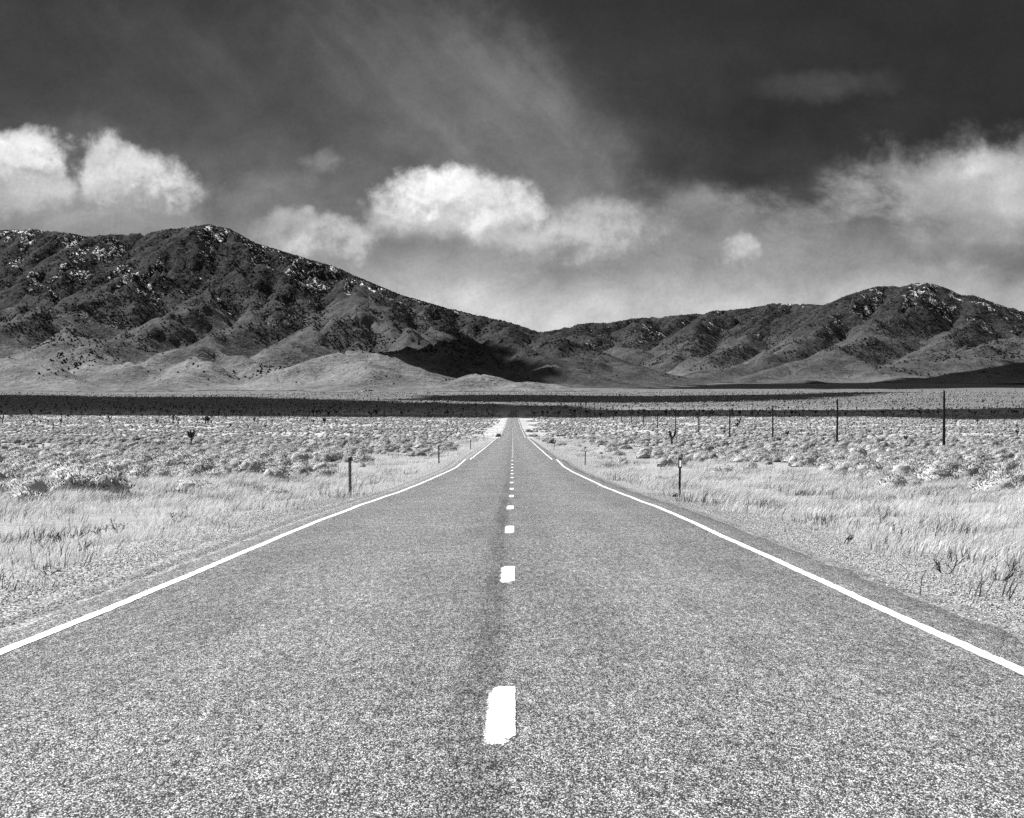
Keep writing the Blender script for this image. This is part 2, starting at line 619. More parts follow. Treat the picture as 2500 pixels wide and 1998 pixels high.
def ground_z(x, y):
    x = np.asarray(x, float)
    y = np.asarray(y, float)
    q = np.abs(x - road_c(np.minimum(y, 2400)))
    # smoother land away from the road: the sharp dips belong to the road and fade sideways
    base = prof_z(y)
    soft = (prof_z(y - 60) + prof_z(y + 60) + prof_z(y - 25) + prof_z(y + 25) + base) / 5
    k = sm(q, 10, 60) * sm(y, 20, 120)
    z = base * (1 - k) + soft * k
    fall = sm(q, 3.9, 4.7) * 0.07 + sm(q, 4.6, 8.5) * 0.22 - sm(q, 9, 16) * 0.10
    amp = sm(q, 4.6, 14)
    n = 0.05 * fbm(x * 0.35, y * 0.35, 3, 2) + 0.22 * fbm(x * 0.03, y * 0.03, 3, 5) * sm(q, 8, 50)
    n = n + 2.0 * fbm(x * 0.0022, y * 0.0022, 3, 8) * sm(y, 700, 2500) * sm(q, 30, 250)
    n = n + 9.0 * sm(y, 2300, 4200) * fbm(x * 0.0009, y * 0.0012, 3, 21) * sm(q, 60, 500)
    return z - 0.035 - fall + n * amp


def row_to_d(row):                      # photo row (2500 scale) -> distance, on the open plain
    ds = np.concatenate([np.arange(12, 200, 1.0), np.arange(200, 4600, 5.0)])
    soft = (prof_z(ds - 60) + prof_z(ds + 60) + prof_z(ds - 25) + prof_z(ds + 25) + prof_z(ds)) / 5
    z = np.where(ds < 60, prof_z(ds), soft) - 0.2
    rows = HZ + F * (EYE - z) / ds
    rows = np.minimum.accumulate(rows)
    return float(np.interp(-row, -rows, ds))


# ------------------------------------------------------------------ mesh helpers
def mesh_obj(name, verts, faces, mats, parent=None, smooth=True, midx=None):
    me = bpy.data.meshes.new(name)
    if isinstance(verts, np.ndarray) and isinstance(faces, np.ndarray):
        nv, nf, k = len(verts), len(faces), faces.shape[1]
        me.vertices.add(nv)
        me.vertices.foreach_set('co', verts.astype(np.float32).ravel())
        me.loops.add(nf * k)
        me.loops.foreach_set('vertex_index', faces.astype(np.int32).ravel())
        me.polygons.add(nf)
        me.polygons.foreach_set('loop_start', np.arange(0, nf * k, k, dtype=np.int32))
        me.polygons.foreach_set('loop_total', np.full(nf, k, dtype=np.int32))
        me.update(calc_edges=True)
    else:
        me.from_pydata([tuple(v) for v in verts], [], faces)
        me.update()
    if not isinstance(mats, (list, tuple)):
        mats = [mats]
    for m in mats:
        me.materials.append(m)
    if midx is not None:
        me.polygons.foreach_set('material_index', np.asarray(midx, np.int32))
    if smooth:
        me.polygons.foreach_set('use_smooth', np.ones(len(me.polygons), bool))
    o = bpy.data.objects.new(name, me)
    COL.objects.link(o)
    if parent:
        o.parent = parent
    return o


def tag(o, label=None, cat=None, group=None, kind=None):
    for k, v in (('label', label), ('category', cat), ('group', group), ('kind', kind)):
        if v:
            o[k] = v
    return o


def empty(name, loc, rz=0):
    o = bpy.data.objects.new(name, None)
    COL.objects.link(o)
    o.location = loc
    o.rotation_euler = (0, 0, rz)
    o.empty_display_size = 0.1
    return o


def grid_mesh(name, xs, ys, zf, mat, keep=None):
    X, Y = np.meshgrid(xs, ys)
    Z = zf(X, Y)
    V = np.stack([X, Y, Z], -1).reshape(-1, 3)
    nx, ny = len(xs), len(ys)
    i = np.arange(nx - 1)[None, :] + nx * np.arange(ny - 1)[:, None]
    Fq = np.stack([i, i + 1, i + 1 + nx, i + nx], -1).reshape(-1, 4)
    if keep is not None:
        kk = keep(X, Y, Z).ravel()
        Fq = Fq[kk[Fq].any(1)]
        used = np.unique(Fq)
        rem = np.full(len(V), -1)
        rem[used] = np.arange(len(used))
        V, Fq = V[used], rem[Fq]
    return mesh_obj(name, V, Fq, mat)


def geo_steps(a, b, s0, g):
    r = [a]
    s = s0
    while r[-1] < b:
        r.append(r[-1] + s)
        s *= g
    return r


# ------------------------------------------------------------------ ground and road
xp = geo_steps(0.25, 9.5, 0.4, 1.0) + geo_steps(10.2, 15000, 0.9, 1.055)
xs = np.array(sorted([-v for v in xp] + xp))
ys = np.array(sorted([-v for v in geo_steps(2, 3500, 4, 1.25)] + geo_steps(0, 200, 0.8, 1.0) + geo_steps(201.5, 28000, 2.0, 1.011)))
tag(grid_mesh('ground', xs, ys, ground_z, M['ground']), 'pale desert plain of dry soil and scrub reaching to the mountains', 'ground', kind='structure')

ry = np.array(geo_steps(-30, 200, 1.0, 1.0) + geo_steps(201.5, 2900, 2.0, 1.01))
ru = np.array([-PAVE_L - 0.12, -PAVE_L, -3.4, -2.5, -1.6, -0.8, -0.1, 0.6, 1.4, 2.3, 3.2, 3.9, PAVE_R, PAVE_R + 0.12])


def road_z(u, y):
    crown = -0.012 * np.abs(u) + 0.006 * fbm(u * 0.4, y * 0.08, 3, 31)
    edge = -0.075 * ((u < -PAVE_L - 0.05) | (u > PAVE_R + 0.05))
    return prof_z(y) + 0.035 + crown + edge


def road_surface_z(u, y):
    return road_z(np.asarray(u, float), np.asarray(y, float))


U, Yr = np.meshgrid(ru, ry)
wob = np.where(np.abs(U) > 3.95, 0.16 * fbm(Yr * 0.9, U * 0.0 + np.sign(U) * 3.0, 3, 44), 0)
Xr = road_c(Yr) + U + wob
Zr = road_surface_z(U, Yr)
nx = len(ru)
i = np.arange(nx - 1)[None, :] + nx * np.arange(len(ry) - 1)[:, None]
FR = np.stack([i, i + 1, i + 1 + nx, i + nx], -1).reshape(-1, 4)
road = mesh_obj('road', np.stack([Xr, Yr, Zr], -1).reshape(-1, 3), FR, M['road'])
tag(road, 'straight two lane chip seal road running to the mountains', 'road', kind='structure')


def road_h(u, y):
    """height of the road mesh: linear between its own columns and rows"""
    Zc = np.array([np.interp(y, ry, Zr[:, k]) for k in range(len(ru))])
    return np.array([np.interp(u[j], ru, Zc[:, j]) for j in range(len(u))])


def stripe(name, u0, u1, y0, y1, mat, rag=0.012, lift=0.004, seed=0, wave=0.0, step=None):
    if step is None:
        yy = np.concatenate([np.arange(y0, min(y1, 60), 0.12), np.array(geo_steps(max(60, y0), y1, 0.5, 1.012))]) if y1 > 60 and y0 < 60 else \
            (np.linspace(y0, y1, max(6, int((y1 - y0) / 0.12))) if y0 < 60 else np.linspace(y0, y1, 6))
    else:
        yy = np.arange(y0, y1 + step, step)
    yy = np.unique(np.concatenate([yy, ry[(ry > yy[0]) & (ry < yy[-1])]]))
    wv = wave * fbm(yy * 0.12, yy * 0 + 3.3 + seed, 2, 50 + seed)
    a = u0 + wv + rag * fbm(yy * 2.3, yy * 0 + 1.1, 3, 60 + seed)
    b = u1 + wv + rag * fbm(yy * 2.3, yy * 0 + 9.1, 3, 70 + seed)
    V = []
    mid = (a + b) / 2
    hw_ = (b - a) / 2
    endf = np.clip(np.minimum(yy - yy[0], yy[-1] - yy) / 0.2, 0, 1)
    ea = []
    for q_ in (-1.12, -0.55, 0, 0.55, 1.12):
        u = mid + hw_ * q_
        ea.append(np.minimum(endf, 0.0 if abs(q_) > 1 else 1.0))
        V.append(np.stack([road_c(yy) + u, yy, road_h(u, yy) + lift], -1))
    n = len(yy)
    V = np.concatenate(V)
    j = np.arange(n - 1)
    Fs = np.concatenate([np.stack([j + c_ * n, j + (c_ + 1) * n, j + (c_ + 1) * n + 1, j + c_ * n + 1], -1) for c_ in range(4)])
    o = mesh_obj(name, V, Fs, mat, road)
    at = o.data.attributes.new('edge', 'FLOAT', 'POINT')
    at.data.foreach_set('value', np.concatenate(ea).astype(np.float32))
    return o


stripe('edge_line', -HW - 0.055, -HW + 0.055, -28, 2300, M['paint'], 0.02, 0.005, 1, 0.05)['label'] = 'white edge line on the left side of the road'
stripe('edge_line', HW - 0.056, HW + 0.056, -28, 2300, M['paint'], 0.02, 0.005, 2, 0.05)['label'] = 'white edge line on the right side of the road'
for k in range(-2, 75):
    s = 10.45 + 11.75 * k if k < 3 else 46.0 + 12.15 * (k - 3)
    L = 2.75 if k else 2.25
    du = 0.118 + (0.004 if k % 3 else -0.004)
    d_ = stripe('lane_dash', du - 0.064, du + 0.064, s, s + L, M['paint'], 0.006, 0.006, 3 + k % 7)
    if 0 <= k < 4:
        stripe('worn_dash', du - 0.09, du + 0.03, s - 0.22, s + L - 0.2, M['oldpaint'], 0.02, 0.0035, 9 + k)

# ------------------------------------------------------------------ mountains
def rp(px, py, d):                      # skyline or ridge point read at 2156 px width, with its distance
    return ((px * 1.1596 - 1252) * d / F, d, EYE + (HZ - py * 1.1596) * d / F)


def ridge_height(X, Y, ridges):
    H = np.full(X.shape, -1e4)
    for pts, s, L in ridges:
        P = [rp(*p) for p in pts]
        best = np.full(X.shape, -1e4)
        for (x0, y0, z0), (x1, y1, z1) in zip(P[:-1], P[1:]):
            ex, ey = x1 - x0, y1 - y0
            tt = np.clip(((X - x0) * ex + (Y - y0) * ey) / (ex * ex + ey * ey), 0, 1)
            dd = np.hypot(X - x0 - tt * ex, Y - y0 - tt * ey)
            # rounded crest, straight flank, flattening foot
            drop = s * (np.sqrt(dd * dd + 28 * 28) - 28) * (0.45 + 0.55 / (1 + dd / L))
            best = np.maximum(best, z0 + tt * (z1 - z0) - drop)
        k = 22.0
        H = np.maximum(H, best) + k * np.maximum(0, 1 - np.abs(H - best) / k) ** 2 / 4
    return H


def erosion(X, Y, H, dx, amp, wl, octaves=3, seed=0):
    """gullies running down the slope: stripes across the slope direction, blended cell by cell"""
    out_ = np.zeros_like(H)
    Hc = H.copy()
    for o in range(octaves):
        gy, gx = np.gradient(Hc, dx)
        sl = np.hypot(gx, gy) + 1e-6
        px_, py_ = -gy / sl, gx / sl          # across the slope
        ux, uy = X / wl, Y / wl
        ix, iy = np.floor(ux).astype(np.int64), np.floor(uy).astype(np.int64)
        num = np.zeros_like(H)
        den = np.zeros_like(H)
        for a in (-1, 0, 1, 2):
            for b in (-1, 0, 1, 2):
                cx, cy = ix + a, iy + b
                jx = cx + hash2(cx, cy, seed + 1) - 0.5
                jy = cy + hash2(cx, cy, seed + 2) - 0.5
                ddx, ddy = ux - jx, uy - jy
                wgt = np.exp(-2.2 * (ddx * ddx + ddy * ddy))
                ph = hash2(cx, cy, seed + 3) * 6.283
                num += wgt * np.cos((ddx * px_ + ddy * py_) * 5.5 + ph * 0.0)
                den += wgt
        e = num / den
        add = amp * e * np.clip(sl / 0.30, 0, 1)
        out_ += add
        Hc = Hc + add
        amp *= 0.48
        wl *= 0.47
        seed += 7
    return out_


LEFT = [
    ([(-260, 520, 7400), (-120, 505, 7300), (0, 488, 7200), (60, 483, 7100), (100, 485, 7000), (140, 491, 6900), (180, 502, 6800), (250, 492, 6650), (330, 485, 6600),
      (400, 479, 6500), (440, 475, 6450), (485, 484, 6450), (540, 516, 6400), (600, 532, 6350), (650, 549, 6300), (700, 561, 6250), (740, 580, 6200),
      (800, 606, 6100), (850, 626, 6000), (920, 646, 5900), (980, 661, 5800), (1050, 676, 5700), (1110, 691, 5600), (1150, 700, 5500),
      (1200, 718, 5350), (1260, 741, 5200), (1330, 766, 5000), (1400, 782, 4850), (1460, 802, 4700)], 0.55, 700),
    ([(400, 479, 6500), (370, 545, 6150), (316, 583, 5850), (220, 624, 5500), (131, 654, 5250), (0, 684, 4950), (-140, 705, 4700)], 0.62, 700),
    ([(540, 516, 6400), (490, 598, 5900), (430, 642, 5550), (340, 684, 5150), (240, 722, 4750), (140, 750, 4400)], 0.62, 650),
    ([(650, 549, 6300), (600, 622, 5800), (540, 668, 5400), (450, 716, 4900), (380, 745, 4550)], 0.62, 600),
    ([(740, 580, 6200), (786, 638, 5600), (715, 680, 5150), (640, 716, 4800), (560, 745, 4500)], 0.62, 600),
    ([(786, 638, 5600), (835, 690, 5200), (870, 722, 4900)], 0.62, 450),
    ([(920, 646, 5900), (905, 692, 5400), (930, 725, 5000)], 0.62, 500),
    ([(1050, 676, 5700), (1060, 712, 5200), (1120, 745, 4800)], 0.62, 450),
    ([(60, 483, 7100), (40, 560, 6500), (-40, 610, 6100), (-120, 640, 5800)], 0.62, 700),
    ([(140, 491, 6900), (130, 570, 6350), (60, 630, 5800)], 0.62, 600),
    # foothills in front
    ([(835, 748, 4350), (890, 728, 4450), (950, 717, 4550), (1040, 715, 4650), (1085, 728, 4600), (1130, 752, 4450), (1180, 775, 4300)], 0.52, 420),
    ([(600, 776, 3900), (690, 757, 3980), (760, 746, 4020), (820, 762, 4000), (900, 785, 3900)], 0.52, 420),
    ([(760, 746, 4020), (800, 775, 3850), (790, 800, 3700)], 0.52, 420),
    ([(930, 806, 3680), (1015, 785, 3760), (1080, 795, 3760), (1150, 810, 3680)], 0.52, 420),
    ([(250, 768, 4200), (330, 748, 4280), (430, 737, 4320), (500, 744, 4300), (570, 765, 4200), (640, 790, 4000)], 0.52, 420),
    ([(430, 737, 4320), (400, 775, 4050), (330, 795, 3850)], 0.52, 420),
    ([(-160, 735, 4300), (-60, 738, 4250), (20, 752, 4150), (90, 775, 4000), (150, 795, 3850)], 0.52, 420),
    ([(130, 690, 4700), (190, 735, 4450), (230, 765, 4250)], 0.52, 420),
    # bluff at the mouth of the pass
    ([(1150, 700, 5500), (1180, 745, 4900), (1230, 775, 4500), (1260, 803, 4250)], 0.55, 260),
    ([(1260, 741, 5200), (1300, 775, 4650), (1330, 803, 4350)], 0.6, 220),
    ([(1330, 766, 5000), (1370, 790, 4600), (1400, 808, 4400)], 0.6, 200),
]
RIGHT = [
    ([(1020, 735, 9000), (1100, 708, 9200), (1155, 698, 9300), (1200, 686, 9400), (1260, 679, 9400), (1290, 681, 9400), (1350, 669, 9400), (1440, 664, 9300),
      (1520, 654, 9200), (1580, 651, 9100), (1640, 638, 9000), (1700, 641, 8900), (1735, 646, 8700), (1790, 621, 8450), (1850, 603, 8300), (1900, 601, 8250),
      (1945, 596, 8200), (1990, 607, 8250), (2028, 626, 8300), (2052, 623, 8400), (2100, 641, 8500), (2160, 656, 8600), (2300, 690, 8800), (2500, 715, 9000)], 0.5, 800),
    ([(1945, 596, 8200), (1905, 650, 7500), (1850, 692, 6900), (1800, 728, 6300), (1740, 755, 5800)], 0.6, 650),
    ([(1850, 603, 8300), (1765, 672, 7500), (1690, 716, 6800), (1620, 752, 6100)], 0.6, 650),
    ([(1640, 638, 9000), (1600, 690, 8200), (1545, 726, 7400), (1490, 757, 6600)], 0.6, 650),
    ([(1350, 669, 9400), (1335, 715, 8400), (1330, 745, 7400)], 0.6, 650),
    ([(1520, 654, 9200), (1450, 710, 8000), (1420, 745, 7000)], 0.6, 650),
    ([(2052, 623, 8400), (2040, 680, 7500), (1990, 720, 6700), (1930, 750, 6100)], 0.6, 650),
    ([(2160, 656, 8600), (2160, 700, 7400)], 0.6, 650),
    ([(1250, 679, 9400), (1240, 720, 8200)], 0.45, 450),
    # foothills
    ([(1600, 790, 4900), (1660, 768, 5050), (1745, 742, 5250), (1790, 752, 5200), (1850, 782, 5000), (1900, 800, 4800)], 0.52, 420),
    ([(1745, 742, 5250), (1720, 775, 4950), (1690, 800, 4700)], 0.52, 420),
    ([(2500, 690, 5800), (2300, 695, 5800), (2156, 708, 5700), (2060, 728, 5550), (1960, 752, 5350), (1880, 776, 5100)], 0.32, 420),
    ([(2500, 730, 5100), (2300, 745, 5000), (2156, 762, 4900), (2060, 785, 4700)], 0.26, 420),
    ([(1450, 795, 4900), (1500, 783, 5100), (1560, 768, 5400), (1610, 762, 5700)], 0.52, 420),
]


def build_mountain(name, ridges, x0, x1, y0, y1, step, label, seed):
    xs_ = np.arange(x0, x1, step)
    ys_ = np.arange(y0, y1, step)
    X, Y = np.meshgrid(xs_, ys_)
    wx = 55 * fbm(X * 0.0022, Y * 0.0022, 3, seed)
    wy = 55 * fbm(X * 0.0022, Y * 0.0022, 3, seed + 9)
    H = ridge_height(X + wx, Y + wy, ridges)
    fan = ground_z(X, Y)
    rel = np.clip((H - fan) / 260.0, 0, 1)
    er = erosion(X, Y, H, step, 40.0, 340.0, 4, seed)
    H = H + er * (0.24 + 0.76 * rel) - 4 + 7.0 * fbm(X * 0.008, Y * 0.008, 4, seed + 3) * rel ** 0.5
    # stay under the skyline of the photo
    crest = np.array([rp(*p) for p in ridges[0][0]])
    px_ = 1252 + F * X / Y
    sky_e = np.interp(px_, [1252 + F * c[0] / c[1] for c in crest], [(c[2] - EYE) / c[1] for c in crest])
    lim = EYE + sky_e * Y
    over = H - (lim - 6)
    H = np.where(over > 0, lim - 6 + 9 * np.tanh(over / 18.0), H)
    k = 30.0
    T = np.maximum(H, fan) + k * np.maximum(0, 1 - np.abs(H - fan) / k) ** 2 / 4
    V = np.stack([X, Y, T + 0.3], -1).reshape(-1, 3)
    nx_ = len(xs_)
    i_ = np.arange(nx_ - 1)[None, :] + nx_ * np.arange(len(ys_) - 1)[:, None]
    Fq = np.stack([i_, i_ + 1, i_ + 1 + nx_, i_ + nx_], -1).reshape(-1, 4)
    keep = ((H - fan) > -k).ravel()
    Fq = Fq[keep[Fq].all(1)]
    used = np.unique(Fq)
    rem = np.full(len(V), -1)
    rem[used] = np.arange(len(used))
    o = mesh_obj(name, V[used], rem[Fq], M['mount'])
    tag(o, label, 'mountain', kind='structure')
    return X, Y, T, H - fan, step


ML = build_mountain('mountain', LEFT, -2900, 1100, 3450, 7900, 16.0, 'big dark mountain with foothills on the left, snow near its crest', 100)
MR = build_mountain('mountain', RIGHT, -700, 3200, 4450, 10200, 20.0, 'lower dark mountain range on the right with a snowy peak', 200)


# ------------------------------------------------------------------ clouds that shade the plain (high overhead, above the picture)
CLOUD_Z = 2600.0
OFF = SDIR[:2] / SDIR[2] * CLOUD_Z


def cloud(rows, label, cell=70.0, seed=0, edge=70.0, zg=0.0):
    """rows: (photo x at 2500 scale, near row, far row): the ground its shadow covers"""
    OFF = SDIR[:2] / SDIR[2] * (CLOUD_Z - zg)
    pts = [((p - 1252) / F, row_to_d(a) if a < 1100 else a, row_to_d(b) if b < 1100 else b) for p, a, b in rows]
    us = np.array([p[0] for p in pts])
    n_ = np.array([p[1] for p in pts])
    f_ = np.array([p[2] for p in pts])
    dmid = (n_ + f_) / 2
    gx0, gx1 = (us * f_).min() - 300, (us * f_).max() + 300
    gy0, gy1 = n_.min() - 300, f_.max() + 300
    xs_ = np.arange(gx0, gx1, cell)
    ys_ = np.arange(gy0, gy1, cell * 0.5)
    X, Y = np.meshgrid(xs_, ys_)
    uu = X / np.maximum(Y, 50)
    near = np.interp(uu, us, n_)
    far = np.interp(uu, us, f_)
    w_ = 0.5 * edge * fbm(X * 0.003, Y * 0.006, 4, seed)
    d1 = (Y - near) + w_ * 0.6
    d2 = (far - Y) + w_ * 3.0
    d3 = (uu - us[0]) * Y + w_ * 3
    d4 = (us[-1] - uu) * Y + w_ * 3
    dist = np.minimum(np.minimum(d1, d2), np.minimum(d3, d4))
    inside = dist > 0
    th = 0.32 * np.sqrt(np.clip(dist, 0, 400)) * 9 * (0.8 + 0.5 * fbm(X * 0.006, Y * 0.006, 3, seed + 5))
    th = np.clip(th, 4, np.clip(dist, 0, 1e4) * 0.6 + 4)
    top = np.stack([X + OFF[0], Y + OFF[1], CLOUD_Z + th], -1).reshape(-1, 3)
    bot = np.stack([X + OFF[0], Y + OFF[1], CLOUD_Z - th * 0.12], -1).reshape(-1, 3)
    nx_ = len(xs_)
    i_ = np.arange(nx_ - 1)[None, :] + nx_ * np.arange(len(ys_) - 1)[:, None]
    Fq = np.stack([i_, i_ + 1, i_ + 1 + nx_, i_ + nx_], -1).reshape(-1, 4)
    Fq = Fq[inside.ravel()[Fq].all(1)]
    V = np.concatenate([top, bot])
    Fa = np.concatenate([Fq, Fq[:, ::-1] + len(top)])
    used = np.unique(Fa)
    rem = np.full(len(V), -1)
    rem[used] = np.arange(len(used))
    o = mesh_obj('cloud', V[used], rem[Fa], M['cloud'])
    tag(o, label, 'cloud', kind='structure')


cloud([(-900, 1014, 958), (0, 1016.5, 964), (400, 1018, 966), (700, 1019.5, 971), (900, 1020.5, 977), (1100, 1021.5, 983), (1250, 1022, 986),
       (1400, 1022.5, 990), (1560, 1021, 1000), (1800, 1018, 1000.5), (2000, 1018, 1000), (2200, 1024, 998), (2500, 1028, 996), (3300, 1034, 994)],
      'long flat cloud whose shadow crosses the road and plain', seed=3)
cloud([(1000, 978, 970), (1130, 982, 965), (1250, 983.5, 962), (1500, 984, 966), (1800, 985, 968), (2060, 976, 960), (2300, 962, 955)],
      'small flat cloud shading the scrub behind the power poles', seed=8, cell=50)
cloud([(1500, 4020, 4120), (1650, 3980, 4400), (1800, 3950, 4600), (2000, 3850, 4700), (2200, 3750, 4800), (2400, 3780, 5000), (2500, 3800, 5300), (3300, 3850, 5600)],
      'flat cloud shading the fan below the right mountain', seed=14, cell=60, zg=75)
cloud([(870, 4260, 4400), (930, 4230, 4650), (1010, 4200, 4850), (1100, 4170, 4850), (1200, 4190, 4750), (1290, 4230, 4480)],
      'small cloud shading the dark hill at the mouth of the pass', seed=24, cell=45, zg=170)


# ------------------------------------------------------------------ scattering (one object for what nobody could count)
PROTO = []


def proto(name, verts, faces, mats, midx=None, normals=None):
    o = mesh_obj(name, verts, faces, mats, None, normals is not None, midx)
    if normals is not None:
        vn = [tuple(v.vector) for v in o.data.vertex_normals]
        for k_, n_ in normals.items():
            vn[k_] = tuple(n_)
        o.data.normals_split_custom_set_from_vertices(vn)
    COL.objects.unlink(o)
    PROTO.append(o)
    return o


def scatter(name, P, S, RZ, Kd, protos, label, cat):
    me = bpy.data.meshes.new(name)
    me.vertices.add(len(P))
    me.vertices.foreach_set('co', P.astype(np.float32).ravel())
    for nm, arr, ty in (('s', S, 'FLOAT'), ('rz', RZ, 'FLOAT'), ('kd', Kd, 'INT')):
        a = me.attributes.new(nm, ty, 'POINT')
        a.data.foreach_set('value', arr.astype(np.float32 if ty == 'FLOAT' else np.int32))
    o = bpy.data.objects.new(name, me)
    COL.objects.link(o)
    ng = bpy.data.node_groups.new(name + '_scatter', 'GeometryNodeTree')
    ng.interface.new_socket('Geometry', in_out='INPUT', socket_type='NodeSocketGeometry')
    ng.interface.new_socket('Geometry', in_out='OUTPUT', socket_type='NodeSocketGeometry')
    gi = ng.nodes.new('NodeGroupInput')
    go = ng.nodes.new('NodeGroupOutput')
    jn = ng.nodes.new('GeometryNodeJoinGeometry')

    def attr(nm, ty):
        n = ng.nodes.new('GeometryNodeInputNamedAttribute')
        n.data_type = ty
        n.inputs['Name'].default_value = nm
        return n.outputs['Attribute']
    s, r, k = attr('s', 'FLOAT'), attr('rz', 'FLOAT'), attr('kd', 'INT')
    cx = ng.nodes.new('ShaderNodeCombineXYZ')
    ng.links.new(r, cx.inputs[2])
    for i, p in enumerate(protos):
        oi = ng.nodes.new('GeometryNodeObjectInfo')
        oi.inputs['Object'].default_value = p
        oi.inputs['As Instance'].default_value = True
        cp = ng.nodes.new('FunctionNodeCompare')
        cp.data_type = 'INT'
        cp.operation = 'EQUAL'
        ng.links.new(k, cp.inputs[2])
        cp.inputs[3].default_value = i
        ip = ng.nodes.new('GeometryNodeInstanceOnPoints')
        ng.links.new(gi.outputs[0], ip.inputs['Points'])
        ng.links.new(cp.outputs[0], ip.inputs['Selection'])
        ng.links.new(oi.outputs['Geometry'], ip.inputs['Instance'])
        ng.links.new(cx.outputs[0], ip.inputs['Rotation'])
        ng.links.new(s, ip.inputs['Scale'])
        ng.links.new(ip.outputs[0], jn.inputs[0])
    ng.links.new(jn.outputs[0], go.inputs[0])
    md = o.modifiers.new('scatter', 'NODES')
    md.node_group = ng
    tag(o, label, cat, kind='stuff')
    return o


def view_points(n, d0, d1, margin=0.31, power=1.0, side=0):
    """random ground points in the wedge of land ahead, even per square metre between d0 and d1"""
    d = np.sqrt(rng.random(n) * (d1 * d1 - d0 * d0) + d0 * d0)
    x = (rng.random(n) * 2 - 1) * (d * margin + 6)
    return x, d


# ---- plant shapes
def sage_mesh(seed, n=170, rx=0.62, rz=0.52, dense=1.0):
    r = random.Random(seed)
    V, Fc, mi = [], [], []
    N = {}                              # shading normals: foliage shades like the mound it covers
    # twiggy heart
    for k in range(9):
        a = r.random() * 6.283
        l = r.uniform(0.25, 0.45)
        tip = Vector((math.cos(a) * l * rx, math.sin(a) * l * rx, rz * r.uniform(0.35, 0.7)))
        b = Vector((math.cos(a) * 0.05, math.sin(a) * 0.05, -0.05))
        sd = Vector((-math.sin(a), math.cos(a), 0)) * 0.03
        i0 = len(V)
        V += [b - sd, b + sd, tip]
        Fc.append((i0, i0 + 1, i0 + 2))
        mi.append(1)
    lobes = [(r.uniform(-0.42, 0.42) * rx, r.uniform(-0.42, 0.42) * rx, r.uniform(0.6, 1.1)) for _ in range(4)]
    for lx, ly, lh in lobes:            # dense leafy body of each lobe
        i0 = len(V)
        nr, ns = 6, 12
        for a_ in range(nr):
            el = a_ / nr * 1.45 - 0.15
            for b_ in range(ns):
                az = 6.283 * b_ / ns + r.uniform(-.2, .2)
                q = r.uniform(0.84, 1.06)
                V.append(Vector((lx + math.cos(az) * math.cos(el) * rx * 0.6 * q, ly + math.sin(az) * math.cos(el) * rx * 0.6 * q, math.sin(el) * rz * lh * 0.84 * q)))
        V.append(Vector((lx, ly, rz * lh * 0.84)))
        for a_ in range(nr - 1):
            for b_ in range(ns):
                Fc.append((i0 + a_ * ns + b_, i0 + a_ * ns + (b_ + 1) % ns, i0 + (a_ + 1) * ns + (b_ + 1) % ns, i0 + (a_ + 1) * ns + b_))
                mi.append(1 if a_ < 2 else 2)  # lowest rings dark: woody foot, with the shaded underside painted in
        for b_ in range(ns):
            Fc.append((i0 + (nr - 1) * ns + b_, i0 + (nr - 1) * ns + (b_ + 1) % ns, i0 + nr * ns))
            mi.append(2)
    for k in range(int(n * dense)):
        lx, ly, lh = r.choice(lobes)
        a = r.random() * 6.283
        cz = 0.34 + 0.66 * r.random() ** 0.9
        rr = math.sqrt(max(0, 1 - cz * cz)) * rx * 0.72
        c = Vector((lx + math.cos(a) * rr, ly + math.sin(a) * rr, cz * rz * lh * r.uniform(0.8, 1.0) + 0.02))
        dirv = Vector((c.x * 0.9, c.y * 0.9, 0.45 + r.random() * 0.5)).normalized()
        for q in range(3):
            dd = (dirv + Vector((r.gauss(0, .45), r.gauss(0, .45), r.gauss(0, .3)))).normalized()
            sdv = dd.cross(Vector((r.gauss(0, 1), r.gauss(0, 1), r.gauss(0, 1)))).normalized() * r.uniform(0.010, 0.020)
            l = r.uniform(0.04, 0.10)
            i0 = len(V)
            V += [c - sdv, c + sdv, c + dd * l]
            Fc.append((i0, i0 + 1, i0 + 2))
            mi.append(0)
            nn = Vector(((c.x - lx) / rx ** 2, (c.y - ly) / rx ** 2, c.z / (rz * lh) ** 2)).normalized()
            nn = (nn + dd * 0.25).normalized()
            for q_ in range(3):
                N[i0 + q_] = nn
    return V, Fc, mi, N


def tuft_mesh(seed, n=34, h=0.36, spread=0.16, lean=0.35):
    r = random.Random(seed)
    V, Fc = [], []
    for k in range(n):
        a = r.random() * 6.283
        b = Vector((r.gauss(0, spread), r.gauss(0, spread), -0.03))
        l = h * r.uniform(0.5, 1.2)
        d1 = Vector((math.cos(a) * 0.25 + lean * 0.5, math.sin(a) * 0.25, 1)).normalized()
        d2 = Vector((math.cos(a) * 0.5 + lean * 1.6, math.sin(a) * 0.5 - 0.1, 0.7)).normalized()
        wv = r.uniform(0.0035, 0.008)
        ph = r.random() * 3.14
        sd = Vector((math.cos(ph), math.sin(ph), 0)) * wv
        m = b + d1 * l * 0.55
        t = m + d2 * l * 0.55
        i0 = len(V)
        V += [b - sd, b + sd, m + sd * 0.8, m - sd * 0.8, t]
        Fc += [(i0, i0 + 1, i0 + 2, i0 + 3), (i0 + 3, i0 + 2, i0 + 4)]
    return V, Fc


def tube(V, Fc, p0, p1, r0, r1, n=5):
    ax = (p1 - p0).normalized()
    u = ax.orthogonal().normalized()
    v = ax.cross(u)
    i0 = len(V)
    for p, r in ((p0, r0), (p1, r1)):
        for k in range(n):
            a = 6.28318 * k / n
            V.append(p + (u * math.cos(a) + v * math.sin(a)) * r)
    for k in range(n):
        Fc.append((i0 + k, i0 + (k + 1) % n, i0 + n + (k + 1) % n, i0 + n + k))
    return i0


